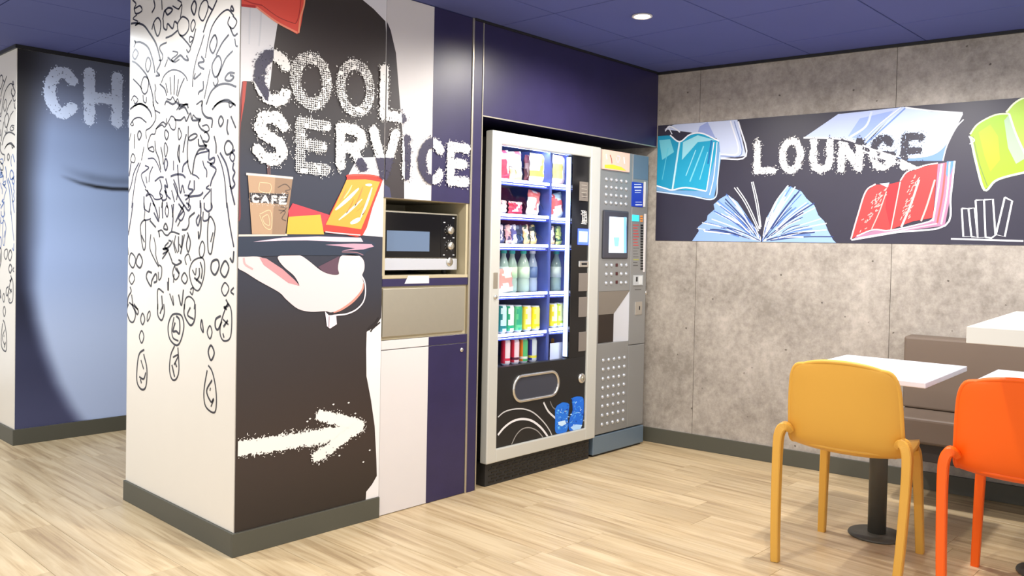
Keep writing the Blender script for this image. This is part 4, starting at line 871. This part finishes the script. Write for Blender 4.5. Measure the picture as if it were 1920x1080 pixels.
cx0, cz0 = uw(1031, 679, .05); cx1, cz1 = uw(1068, 640, .05)
o = B().box(cx0, cx1 - .012, .050, .053, wz0 - .011, cz1, .0005).make('white_card', mat('white_card', (206, 214, 232), .5)); tag(o, 'plain white card standing before cans on the bottom shelf', 'card')

# ------------------------------------------------------------------ coffee machine
KX0, KX1, KY = 2.315, 2.835, .0
cm = empty('coffee_machine', ((KX0 + KX1) / 2, .3, 0), 'grey hot drinks machine with dimpled front and lit screen next to the lounge wall', 'coffee machine')
kp = lambda u, w: at_s(u, w, KY)
sx_ = kp(1182, 500)[0]                     # seam between the door and the payment column
zr1, zr0 = kp(1150, 546)[1], kp(1150, 642)[1]; zk = kp(1160, 806)[1]; rx0, rx1 = kp(1122, 600)[0], kp(1180, 600)[0]
B().box(KX0, KX1, .030, .6, zk, 1.846, .003).make('housing', M_COFFEE, cm)
B().box(KX0 - .004, KX1 + .004, -.004, .58, .012, zk - .006, .004).make('base_plinth', M_COFFEE2, cm)
B().box(KX0 + .01, KX1 - .01, .01, .55, 0, .014).make('base_foot', M_DARK, cm)
door = B(); door.box(KX0, sx_ - .0015, .0, .031, zr1, 1.842, .003).box(KX0, sx_ - .0015, .0, .031, zk + .002, zr0, .003).box(KX0, rx0, .0005, .031, zr0 - .003, zr1 + .003).box(rx1, sx_ - .0015, .0005, .031, zr0 - .003, zr1 + .003)
door.make('front_door', M_COFFEE, cm)
B().box(sx_ + .0015, KX1, .0, .031, kp(1195, 645)[1], 1.842, .004).make('payment_column', M_COFFEE, cm)
B().box(sx_ + .0015, KX1, .0, .031, zk + .002, kp(1195, 645)[1] - .003, .004).make('lower_side_panel', M_COFFEE, cm)
B().box(sx_ + .006, KX1 - .006, -.002, .004, kp(1195, 336)[1], 1.838, .002).make('upper_side_panel', M_COFFEE2, cm)
# cup recess (niche sunk into the housing): back, slanted hood, bright curved cheek
ox0, ox1, oz1, oz0 = kp(1127, 600)[0], kp(1155, 600)[0], kp(1141, 590)[1], zr0 + .004
rc = B(); YB = .0295
rc.add([(rx0, .001, zr1), (rx1, .001, zr1), (ox1 + .01, YB - .004, oz1), (ox0 - .004, YB - .004, oz1)], [(0, 1, 2, 3)])
rc.add([(rx0, .001, zr1), (ox0 - .004, YB - .004, oz1), (ox0 - .004, YB - .004, zr0), (rx0, .001, zr0)], [(0, 1, 2, 3)])
rc.make('recess_hood', mat('hood_grey', (140, 132, 122), .4, .3), cm)
ck = B(); n = 8
pr = [(ox1 + .01 + (rx1 - ox1 - .01) * i / n, (YB - .004) * (1 - (i / n) ** 1.8) + .001, oz1 + (zr1 - oz1) * (i / n)) for i in range(n + 1)]
ck.add([p for p in pr] + [(p[0], p[1], zr0) for p in pr], [(i, i + 1, n + 2 + i, n + 1 + i) for i in range(n)], None, True)
ck.make('recess_cheek', mat('cheek_silver', (214, 216, 222), .3, .4), cm)
B().box(ox0 - .004, ox1 + .01, YB - .004, YB - .001, zr0, oz1).make('cup_door', mat('cup_opening', (40, 30, 24), .3), cm)
# dimples
dm = None
def studs(u0, u1, w0, w1, nu, nv, name='stud', skip=(), r=.0085, dw=0.0):
    a0, b0 = kp(u0, w0); a1, b1 = kp(u1, w1); global dm
    for i in range(nu):
        for j in range(nv):
            if i in skip: continue
            if dm is None:
                q = B().lathe([(.0, -.010), (.006, -.008), (.011, -.004), (.0145, .0004)], 0, 0, 10, 'y').make(name, mat('stud_silver', (200, 204, 210), .3, .6), cm, org=(0, 0, 0)); dm = q.data
            else:
                q = bpy.data.objects.new(name, dm); C.objects.link(q); q.parent = cm
            q.location = (a0 + (a1 - a0) * i / (nu - 1) - cm.location[0], -cm.location[1], b0 + (b1 - b0) * j / (nv - 1) - cm.location[2])
studs(1137, 1173.5, 336, 383, 5, 4); studs(1137, 1173.5, 497.5, 530, 5, 3, skip=(2,)); studs(1131, 1168, 676, 787, 5, 8)
for w_ in (497, 513, 529):
    a, b_ = kp(1156, w_); B().box(a - .010, a + .010, -.004, .001, b_ - .010, b_ + .010, .002).make('selection_button', mat('button_maroon', (70, 26, 26), .3), cm)
# header light box
def kplate(name, u0, u1, w0, w1, m_, th=.004, y=0., bev=.0015, lab=None, par=cm):
    a, b_ = kp(u0, (w0 + w1) / 2)[0], kp(u1, (w0 + w1) / 2)[0]; um = (u0 + u1) / 2
    o = B().box(a, b_, y - th, y + .001, kp(um, w1)[1], kp(um, w0)[1], bev).make(name, m_, par, org=tuple(cm.location))
    if lab: o['label'] = lab
    return o
hb = kplate('header_light', 1128, 1178, 284, 320, mat('header_glow', (214, 168, 152), .4, emit=.55), .012, lab='glowing pink and orange picture light')
ik = Ink(lambda s, z, off: (s, -.0125 - off, z), None)
hx0, hx1 = kp(1129, 300)[0], kp(1177, 300)[0]; hz0, hz1 = kp(1152, 319)[1], kp(1152, 286)[1]
ik.poly([(hx0 + .01, hz0 + .004), (hx1 - .03, hz0 + .003), (hx1 - .08, hz0 + .022), (hx0 + .09, hz0 + .030), (hx0 + .01, hz0 + .022)], (255, 166, 40), 1)
ik.line([(hx0 + .06, hz1 - .02), (hx0 + .075, hz1 - .045), (hx0 + .08, hz1 - .07)], .007, (130, 60, 40), 2)
ik.line([(hx0 + .12, hz1 - .03), (hx0 + .14, hz1 - .06), (hx0 + .16, hz1 - .025), (hx0 + .13, hz1 - .02)], .008, (190, 160, 164), 2)
ik.line([(hx0 + .02, hz1 - .02), (hx0 + .03, hz1 - .05)], .01, (196, 176, 176), 2); ik.line([(hx1 - .06, hz1 - .02), (hx1 - .05, hz1 - .06)], .01, (206, 190, 190), 2)
ik.b.make('header_picture', SCREEN, hb, org=tuple(cm.location), fix=False)
# screen
sbz = kplate('screen_bezel', 1128.5, 1176, 395, 485, mat('bezel_dark', (62, 62, 70), .35), .012, bev=.008)
kplate('screen', 1139, 1171, 407, 474, mat('screen_lit', (212, 230, 250), .3, emit=.95), .0135, bev=.0008, lab='bright pale blue screen')
ik = Ink(lambda s, z, off: (s, -.0140 - off, z), None)
ik.poly([kp(1147, 445), kp(1158, 445), kp(1156, 462), kp(1149, 462)], (120, 170, 228), 1); ik.poly([kp(1166, 407), kp(1171, 407), kp(1171, 474), kp(1166, 474)], (110, 160, 214), 1)
ik.b.make('screen_image', SCREEN, sbz, org=tuple(cm.location), fix=False)
# payment column details
kplate('blue_notice', 1184, 1205, 342, 388, mat('notice_blue', (26, 56, 168), .4), .004, lab='blue notice card with white print')
kplate('white_edge_strip', 1206.5, 1210, 341, 388, M_WHITEP, .003); kplate('white_edge_strip', 1206.5, 1210, 401, 510, M_WHITEP, .003)
kplate('mini_display', 1185, 1197.5, 403, 415, mat('cyan_display', (60, 196, 226), .4, emit=.8), .004, lab='cyan display')
for w_ in (404, 408.5, 413): kplate('orange_key', 1200.5, 1204.5, w_, w_ + 3, mat('orange_key', (226, 140, 60), .4), .004)
for q in range(17): kplate('selection_key', 1201, 1205, 421 + q * 5.1, 424 + q * 5.1, M_DARK, .004, bev=0)
ik = Ink(lambda s, z, off: (s, -.0006 - off, z), None); ik2 = Ink(lambda s, z, off: (s, -.0046 - off, z), None)
for q in range(15):
    c_ = (190, 74, 70) if q < 8 else ((110, 108, 106) if q < 12 else (160, 160, 80) if q == 12 else (90, 88, 86)); w_ = 422 + q * 5.4
    ik.line([kp(1187, w_), kp(1198 - (q * 7 % 4), w_)], .006, c_, 1, False)
ik.line([kp(1190, 543), kp(1202, 543)], .005, (90, 88, 86), 1, False)
ik.make('price_list', cm)
for (u0, u1, w_, t_) in ((1188, 1201, 346, .004), (1188, 1202, 351, .009), (1189, 1201, 357, .006), (1189, 1200, 361, .003), (1190, 1202, 379, .003), (1190, 1203, 384, .007)): ik2.line([kp(u0, w_), kp(u1, w_)], t_, (206, 214, 240), 1, False)
ik2.make('notice_print', cm)
rd = kplate('card_reader', 1187, 1204, 516, 535, mat('reader_grey', (176, 178, 178), .4), .008); kplate('reader_slot', 1190.5, 1193.5, 519, 528, M_DARK, .0095)
kplate('reader_window', 1196, 1202, 518, 533, mat('reader_pale', (206, 208, 206), .4), .0095)
kplate('lock_plate', 1190, 1203, 565.5, 590, M_CHROME, .004); kplate('lock_slot', 1197.5, 1199, 574, 581, M_DARK, .006)
a, b_ = kp(1213, 549)
B().lathe([(0, -.0), (.014, .0), (.016, .012), (.008, .03)], KX1 + .012, b_, 14, 'y').make('side_knob', M_CHROME, cm)

# ------------------------------------------------------------------ lounge banner
bn = B().box(-.003, 0, -3.05, -.004, ZB, ZT).make('wall_banner', mat('banner_navy', (44, 41, 58), .42, noise=.10, nscale=5))
bn.location = (L, 0, 0); bn.rotation_euler.z = TW
tag(bn, 'dark banner lettered LOUNGE with coloured open books on the concrete wall', 'banner')
PW = lambda s, z, off: (-.003 - off, s, z)
BC = (-3.04, -.005, ZB + .001, ZT - .001)
Z7 = lambda p: [at_w(1220 + q[0] / 2.7, 100 + q[1] / 2.7) for q in p]
def bk(name, polys, lines):
    k = Ink(PW, BC)
    for p_, c, l in polys: k.poly(Z7(p_), c, l)
    for p_, wd, c, l in lines: k.line(Z7(p_), wd, c, l)
    return k.make(name, bn, org=(0, 0, 0))
PB = (176, 194, 232); WL = (232, 234, 242)
bk('printed_pale_book', [([(70, 385), (120, 350), (440, 335), (484, 520), (345, 532), (335, 430), (200, 400)], (196, 206, 232), 2), ([(250, 370), (290, 345), (330, 430), (240, 400)], (150, 164, 214), 2.5)],
   [([(75, 395), (95, 370), (130, 385), (150, 400)], .008, WL, 3), ([(405, 342), (445, 500), (350, 512)], .008, WL, 3), ([(425, 345), (462, 510), (350, 520)], .006, (120, 140, 190), 3), ([(445, 345), (484, 520), (348, 534)], .009, WL, 3.5), ([(90, 372), (110, 410)], .006, WL, 3)])
bk('printed_teal_book', [([(30, 420), (95, 416), (148, 450), (112, 692), (30, 668)], (22, 146, 184), 4), ([(148, 450), (190, 415), (245, 405), (320, 425), (348, 445), (282, 698), (118, 690)], (20, 158, 196), 4),
   ([(348, 445), (356, 540), (322, 738), (200, 722), (30, 695), (30, 668), (112, 692), (282, 698)], (110, 160, 205), 3.8), ([(45, 440), (100, 435), (120, 500), (60, 540)], (110, 196, 214), 4.4), ([(165, 450), (240, 415), (330, 440), (240, 450), (160, 540)], (150, 212, 226), 4.4)],
   [([(148, 450), (130, 570), (112, 690)], .012, (190, 226, 236), 5), ([(100, 415), (148, 448), (200, 412), (260, 405), (348, 445)], .009, WL, 5), ([(30, 670), (80, 685), (112, 692), (180, 680), (282, 698)], .009, WL, 5), ([(322, 450), (300, 600), (284, 698)], .007, WL, 5), ([(338, 450), (322, 620), (300, 718)], .006, WL, 5), ([(353, 500), (340, 640), (322, 736), (200, 722), (30, 700)], .008, (200, 216, 240), 5),
    ([(270, 470), (200, 650)], .009, (120, 206, 226), 5), ([(230, 490), (180, 620)], .006, (150, 216, 230), 5), ([(290, 500), (250, 640)], .006, (130, 210, 230), 5), ([(90, 480), (60, 640)], .005, (90, 190, 214), 5), ([(310, 440), (292, 560)], .012, (16, 110, 170), 4.6)])
bk('printed_large_pale_book', [([(775, 428), (860, 370), (950, 308), (1120, 290), (1280, 272), (1200, 340), (1085, 458), (1000, 440), (900, 432)], (186, 200, 236), 2), ([(1280, 272), (1420, 296), (1575, 306), (1500, 450), (1440, 505), (1350, 525), (1240, 520), (1085, 470), (1200, 340)], (196, 212, 240), 2.3),
   ([(1085, 470), (1240, 520), (1350, 525), (1440, 505), (1510, 440), (1475, 545), (1300, 545)], (110, 146, 206), 2.1), ([(1060, 330), (1230, 290), (1180, 345), (1085, 445), (1000, 420)], (150, 172, 226), 2.6)],
   [([(775, 428), (900, 430), (1000, 438), (1085, 470), (1240, 520), (1350, 525), (1440, 505), (1500, 450), (1545, 370), (1578, 305)], .010, WL, 4), ([(1290, 275), (1430, 292), (1580, 302)], .008, WL, 4), ([(1290, 278), (1190, 370), (1095, 455)], .008, (120, 150, 215), 4), ([(1268, 274), (1170, 350), (1075, 440)], .006, WL, 4), ([(1585, 335), (1545, 380), (1500, 470), (1480, 545)], .006, WL, 4),
    ([(1120, 295), (1090, 370), (1010, 425)], .012, (206, 216, 240), 3), ([(1040, 480), (1200, 540), (1380, 575)], .009, WL, 3)])
bk('printed_red_book', [([(1015, 940), (1050, 820), (1090, 702), (1140, 665), (1200, 665), (1262, 650), (1300, 605), (1380, 575), (1455, 560), (1440, 700), (1430, 832), (1330, 850), (1215, 892), (1130, 895), (1045, 925)], (222, 58, 58), 6),
   ([(1455, 560), (1540, 545), (1520, 720), (1490, 872), (1250, 905), (1020, 945), (1045, 925), (1130, 897), (1215, 894), (1400, 855), (1432, 832)], (170, 120, 150), 5.8), ([(1500, 548), (1540, 545), (1510, 640), (1495, 610)], (90, 140, 210), 6.4), ([(1200, 665), (1262, 650), (1240, 760), (1215, 890), (1190, 780)], (196, 40, 48), 6.3), ([(1160, 660), (1210, 655), (1200, 680)], (214, 222, 240), 6.4)],
   [([(1015, 942), (1050, 820), (1090, 700), (1140, 662)], .008, (240, 200, 200), 7), ([(1265, 645), (1300, 600), (1380, 570), (1455, 556)], .007, (240, 220, 220), 7), ([(1195, 700), (1160, 800), (1120, 890)], .006, (250, 170, 165), 7), ([(1265, 650), (1240, 780), (1218, 892)], .006, (250, 190, 185), 7), ([(1360, 640), (1320, 760), (1270, 880)], .011, (252, 190, 186), 7), ([(1440, 640), (1400, 770), (1370, 850)], .009, (250, 176, 170), 7),
    ([(1475, 560), (1455, 700), (1430, 850)], .009, (236, 220, 226), 7), ([(1495, 555), (1480, 700), (1452, 858)], .009, (230, 90, 84), 7), ([(1515, 550), (1500, 720), (1472, 865)], .008, (226, 226, 236), 7), ([(1540, 545), (1520, 720), (1492, 872), (1250, 906), (1018, 945)], .009, WL, 7.5), ([(1045, 925), (1130, 893), (1215, 896), (1400, 855), (1432, 835)], .007, WL, 7.5), ([(1050, 935), (1220, 905), (1450, 862)], .006, (230, 200, 206), 7)])
rs = random.Random(8)
k = Ink(PW, BC)
for q in range(90):
    t = rs.random(); x_, y_ = (1060 + 120 * t + rs.uniform(-20, 20), 900 - 210 * t + rs.uniform(-15, 25)) if q % 2 else (1260 + rs.uniform(0, 40) + 60 * t, 860 - 240 * t)
    k.line(Z7([(x_, y_), (x_ + rs.uniform(4, 16), y_ - rs.uniform(4, 18))]), .004, (248, 176, 170), 7.2, False)
k.make('printed_red_book_texture', bn, org=(0, 0, 0))['kind'] = 'stuff'
GY = (152, 194, 36)
bk('printed_green_book', [([(1618, 410), (1650, 365), (1700, 332), (1755, 310), (1815, 306), (1840, 400), (1900, 520), (1990, 560), (1990, 590), (1890, 606), (1790, 626), (1740, 650), (1690, 692), (1655, 590), (1628, 480)], GY, 2), ([(1800, 300), (1840, 255), (1890, 225), (1960, 215), (2080, 240), (2080, 560), (1990, 560), (1900, 520), (1840, 400)], (168, 204, 70), 2.4),
   ([(1790, 340), (1815, 310), (1850, 420), (1900, 530), (1850, 560), (1810, 480)], (166, 192, 160), 2.8), ([(1660, 400), (1720, 360), (1760, 420), (1770, 540), (1720, 600), (1690, 520)], (170, 212, 30), 2.9)],
   [([(1618, 410), (1650, 365), (1700, 332), (1755, 310), (1815, 306)], .008, (226, 240, 190), 3.2), ([(1622, 430), (1650, 560), (1690, 692), (1740, 650), (1790, 628), (1890, 604), (1990, 586)], .011, (214, 232, 200), 3.2), ([(1800, 300), (1840, 255), (1890, 226), (1960, 214)], .009, (230, 240, 200), 3.3), ([(1815, 306), (1850, 410), (1900, 520)], .009, (226, 236, 210), 3.3), ([(1632, 420), (1665, 560), (1705, 672)], .005, (120, 140, 60), 3.3), ([(1630, 445), (1612, 420), (1640, 440), (1615, 460)], .005, WL, 3.4)])
# fanned book
k = Ink(PW, BC)
lf = [(215, 945), (245, 900), (240, 880), (285, 845), (290, 820), (325, 790), (320, 765), (355, 735), (390, 715), (440, 752), (480, 810), (520, 870), (556, 925), (560, 965), (210, 965)]
rf = [(566, 965), (570, 925), (590, 830), (640, 740), (690, 672), (720, 680), (765, 700), (790, 735), (830, 770), (850, 820), (880, 850), (900, 900), (925, 945), (940, 965)]
k.poly(Z7(lf), (140, 172, 226), 3); k.poly(Z7(rf), (146, 178, 230), 3)
for pl_2, x_s in ((lf[1:13], 558), (rf[2:13], 566)):
    n = len(pl_2)
    for q in range(52):
        t = rs.random() * (n - 1); i_ = int(t); f_ = t - i_; ex, ey = pl_2[i_][0] * (1 - f_) + pl_2[min(i_ + 1, n - 1)][0] * f_, pl_2[i_][1] * (1 - f_) + pl_2[min(i_ + 1, n - 1)][1] * f_
        a0, a1 = rs.uniform(0, .45), rs.uniform(.6, 1.04); sx0, sy0 = x_s + (ex - x_s) * a0, 950 + (ey - 950) * a0; sx1, sy1 = x_s + (ex - x_s) * a1, 950 + (ey - 950) * a1
        k.line(Z7([(sx0, sy0), ((sx0 + sx1) / 2, (sy0 + sy1) / 2 - 8), (sx1, sy1)]), rs.uniform(.003, .008), rs.choice([WL, WL, (214, 224, 246), (66, 102, 176), (92, 130, 204), (44, 58, 110)]), 3.4 + (q % 6) * .15)
for p_ in ([(425, 680), (480, 760), (548, 900)], [(438, 678), (492, 760), (552, 890)], [(512, 652), (535, 760), (556, 890)], [(520, 650), (545, 760), (560, 880)], [(698, 668), (630, 760), (580, 880)]): k.line(Z7(p_), .006, WL, 5)
k.make('printed_fanned_book', bn, org=(0, 0, 0))
k = Ink(PW, BC); Z8 = lambda p: [at_w(1780 + q[0] / 3.6, 170 + q[1] / 3.6) for q in p]
for p_ in ([(85, 795), (130, 797), (150, 985), (95, 985), (85, 795)], [(130, 797), (172, 792), (192, 990), (150, 985)], [(178, 740), (235, 738), (245, 990), (192, 992), (178, 740)], [(235, 738), (295, 733), (312, 975), (285, 995), (245, 990)], [(375, 720), (425, 745), (375, 985), (315, 972), (375, 720)], [(12, 1000), (500, 1015)], [(8, 1042), (500, 1050)]):
    k.line(Z8(p_), .0085, (236, 236, 240), 3, smooth=False)
k.make('outlined_books', bn, org=(0, 0, 0))
# LOUNGE
pale = [Z7([(775, 428), (950, 308), (1280, 272), (1575, 306), (1500, 450), (1470, 545), (1350, 575), (1240, 520), (1085, 470), (900, 432)])]
reds = [Z7([(1262, 650), (1300, 605), (1380, 575), (1455, 560), (1440, 700)])]
def lcol(s, z):
    if any(inside((s, z), q) for q in reds): return None
    return (48, 46, 60) if any(inside((s, z), q) for q in pale) else (236, 234, 232)
k = Ink(PW, None)
for ch, u0, u1, w0, w1 in (('L', 1414, 1457, 262, 327), ('O', 1461, 1508, 257, 326), ('U', 1519, 1564, 259, 325), ('N', 1571, 1619, 259, 323), ('G', 1630, 1678, 252, 321), ('E', 1688, 1734, 250, 318)):
    a = at_w(u0, (w0 + w1) / 2)[0]; b_ = at_w(u1, (w0 + w1) / 2)[0]; um = (u0 + u1) / 2
    rng = np.random.default_rng(ord(ch))
    # letters run towards the camera, so mirror the glyph along the wall coordinate
    hw = .0215; segs = [[(a - hw + (b_ + hw - (a - hw)) * p[0], at_w(um, w1)[1] + hw + (at_w(um, w0)[1] - at_w(um, w1)[1] - 2 * hw) * p[1]) for p in pl] for pl in GL[ch]]
    g, gs, gz = grunge(segs, hw, (b_, a, at_w(um, w1)[1], at_w(um, w0)[1]), st=.0032, rough=.012, speck=.05); k.cells(g, gs, gz, .0032, lcol, 9)
k.make('banner_lettering', bn, org=(0, 0, 0))

# ------------------------------------------------------------------ banquette on the lounge wall
bq = empty('banquette', (L, 0, 0), 'long grey-brown upholstered banquette fixed along the concrete wall', 'bench', rz=TW)
M_UPH = mat('taupe_vinyl', (112, 97, 84), .5, noise=.05, nscale=4, bump=.1)
B().box(-.15, -.001, -4.0, -1.535, .45, .822, .012, seg=3).make('backrest', M_UPH, bq, org=(0, 0, 0))
B().box(-.42, -.001, -4.0, -1.535, .32, .448, .015, seg=3).make('seat', M_UPH, bq, org=(0, 0, 0))
B().box(-.40, -.001, -4.0, -1.545, .235, .322, .003).make('seat_frame', mat('bench_frame', (52, 46, 42), .5), bq, org=(0, 0, 0))

# ------------------------------------------------------------------ tables
M_TOP = mat('white_tabletop', (236, 240, 250), .3); M_LEG = mat('table_leg_dark', (84, 82, 74), .5, .3)
def table(cx, cy, rot, label, hx=.340, hy=.268):
    e = empty('dining_table', (cx, cy, 0), label, 'table', 'white pedestal tables', rot)
    B().box(-hx, hx, -hy, hy, .727, .75, .003).make('tabletop', M_TOP, e)
    B().lathe([(.038, .012), (.038, .72)], 0, 0, 24).make('pole', M_LEG, e)
    B().box(-.2, .2, -.03, .03, .712, .727, .002).box(-.03, .03, -.2, .2, .713, .7275, .002).make('support_bracket', M_LEG, e)
    B().lathe([(0, 0), (.117, 0), (.120, .004), (.117, .011), (.045, .016), (.038, .016)], 0, 0, 32).make('base', M_LEG, e)
    return e
t1 = table(2.157, -1.708, math.radians(2.5), 'white pedestal table in front of the yellow chair')
t2 = copy_tree(t1); t2.location = (2.185, -2.365, 0); t2['label'] = 'white pedestal table in front of the orange chair'
ht = empty('high_table', (1.75, -2.75, 0), 'high white table with a thick top standing over the banquette', 'table', rz=math.radians(4.5))
cs, sn = math.cos(math.radians(4.5)), math.sin(math.radians(4.5))
# its near left corner lies at (1.204, -2.291), far left corner near (2.195, -2.217)
def loc_h(x, y): dx, dy = x - 1.75, y + 2.75; return dx * cs + dy * sn, -dx * sn + dy * cs
c0 = loc_h(1.204, -2.291); c1 = loc_h(2.195, -2.217)
B().box(c0[0], c1[0], c0[1] - .75, c0[1], .978, 1.03, .002).make('tabletop', mat('warm_white_top', (226, 222, 212), .35), ht)
B().box(c1[0] - .07, c1[0] - .01, c0[1] - .70, c0[1] - .64, 0, .978, .002).box(c0[0] + .02, c0[0] + .08, c0[1] - .70, c0[1] - .64, 0, .978, .002).make('leg_frame', M_LEG, ht)

# ------------------------------------------------------------------ chairs
def chair(name, rgb, label):
    mt = mat('chair_' + name, rgb, .42, noise=.03, nscale=5, bump=.05, spec=.4)
    e = empty('dining_chair', (0, 0, 0), label, 'chair', 'plastic chairs at the small tables')
    prof = [(.235, .435), (.222, .452), (.14, .456), (.04, .447), (-.06, .444), (-.135, .455), (-.18, .485), (-.203, .53), (-.218, .60), (-.230, .68), (-.240, .75), (-.246, .80), (-.249, .826)]
    hw = [.165, .19, .208, .214, .214, .215, .216, .216, .213, .209, .201, .180, .145]
    P = curve(prof, 3); Wd = [w_[0] for w_ in curve([(w_, 0) for w_ in hw], 3)]
    n = 14; vs = []; N_ = len(P)
    for j, (p, w_) in enumerate(zip(P, Wd)):
        f = j / (N_ - 1); back = min(max((f - .38) / .2, 0), 1)
        for i in range(n + 1):
            s = i / n * 2 - 1; c = abs(s) ** 2.4
            lift = .024 * c * (1 - back) * (1 - max(0, 1 - f / .12) * .7); fw = .040 * c * back * (1 - .35 * max(0, (f - .8) / .2))
            edge_drop = -.022 * c * max(0, (f - .86) / .14) ** 1.5
            vs.append((p[0] + fw, s * w_, p[1] + lift + edge_drop))
    me = bpy.data.meshes.new('seat_shell'); me.from_pydata(vs, [], [(j * (n + 1) + i, j * (n + 1) + i + 1, (j + 1) * (n + 1) + i + 1, (j + 1) * (n + 1) + i) for j in range(N_ - 1) for i in range(n)])
    me.polygons.foreach_set('use_smooth', [True] * len(me.polygons)); me.materials.append(mt)
    o = bpy.data.objects.new('seat_shell', me); C.objects.link(o); o.parent = e
    md = o.modifiers.new('thick', 'SOLIDIFY'); md.thickness = .013; md.offset = 0
    md = o.modifiers.new('round', 'BEVEL'); md.width = .004; md.segments = 2; md.limit_method = 'ANGLE'
    rimp = [vs[j * (n + 1)] for j in range(int(N_ * .40), N_)] + [vs[(N_ - 1) * (n + 1) + i] for i in range(1, n)] + [vs[j * (n + 1) + n] for j in range(N_ - 1, int(N_ * .40) - 1, -1)]
    B().sweep(rimp, circ(.0095, 8), up=(1, .02, 0)).make('edge_bead', mt, e)
    # under-seat skirt that carries the front legs
    sk = B(); ring = [(.012 + .188 * math.copysign(abs(math.cos(a)) ** .5, math.cos(a)) * 1.0, .185 * math.copysign(abs(math.sin(a)) ** .5, math.sin(a))) for a in [2 * math.pi * i / 28 for i in range(28)]]
    sk.sweep([(x, y, .443 + .022 * (abs(y) / .185) ** 2.4 + .55 * max(0, -x - .12)) for x, y in ring], rrect(.007, .006), closed=True, up=(0, 0, 1)); sk.make('seat_rim', mt, e)
    for s in (-1, 1):
        path = curve([(-.188, .200 * s, .522), (-.198, .214 * s, .536), (-.207, .230 * s, .536), (-.213, .241 * s, .512), (-.217, .245 * s, .47), (-.226, .244 * s, .36), (-.246, .237 * s, .16), (-.262, .228 * s, .0)], 4)
        secs = []
        for i, p in enumerate(path):
            t = i / (len(path) - 1); a = (.024 - .006 * t) * min(1, .5 + 2.2 * t); secs.append(rrect((.020 - .005 * t) * min(1, .5 + 2.2 * t), a, .25))
        B().sweep(path, secs, up=(1, 0, .02), smooth=False).make('leg', mt, e)
        path = curve([(.190, .178 * s, .445), (.205, .186 * s, .41), (.215, .192 * s, .30), (.228, .198 * s, .14), (.238, .203 * s, .0)], 4)
        secs = [rrect(.019 - .004 * i / (len(path) - 1), .021 - .004 * i / (len(path) - 1), .25) for i in range(len(path))]
        B().sweep(path, secs, up=(1, 0, .02), smooth=False).make('leg', mt, e)
    return e
ch1 = chair('yellow', (216, 163, 66), 'mustard yellow moulded plastic chair at the nearer white table')
ch1.location = (1.815, -1.735, 0); ch1.rotation_euler.z = math.radians(5)
ch2 = copy_tree(ch1); ch2.location = (1.862, -2.345, 0); ch2.rotation_euler.z = math.radians(5); ch2['label'] = 'bright orange moulded plastic chair next to the yellow one'
mo = mat('chair_orange', (245, 98, 8), .42, noise=.03, nscale=5, bump=.05, spec=.4)
for c in ch2.children:
    c.data = c.data.copy(); c.data.materials[0] = mo

# ------------------------------------------------------------------ recessed downlight and unseen added spots
M_LAMP = mat('lamp_glow', (255, 244, 220), .5, emit=30)
proto = None
for i, (lx, ly, e_, c_) in enumerate(LAMPS):
    lab = 'bright round downlight recessed in the blue ceiling before the machines' if i == 0 else 'unseen added ceiling spot without a fitting'
    if i: continue
    e = empty('downlight_or_added_spot', (lx, ly, H), lab, 'ceiling light')
    B().lathe([(.050, H - .001), (.050, H - .006), (.044, H - .008), (.038, H - .006), (.036, H - .001)], lx, ly, 28).make('trim_ring', M_WHITEP, e)
    B().lathe([(0, H - .004), (.036, H - .004)], lx, ly, 24).make('lamp', M_LAMP, e)
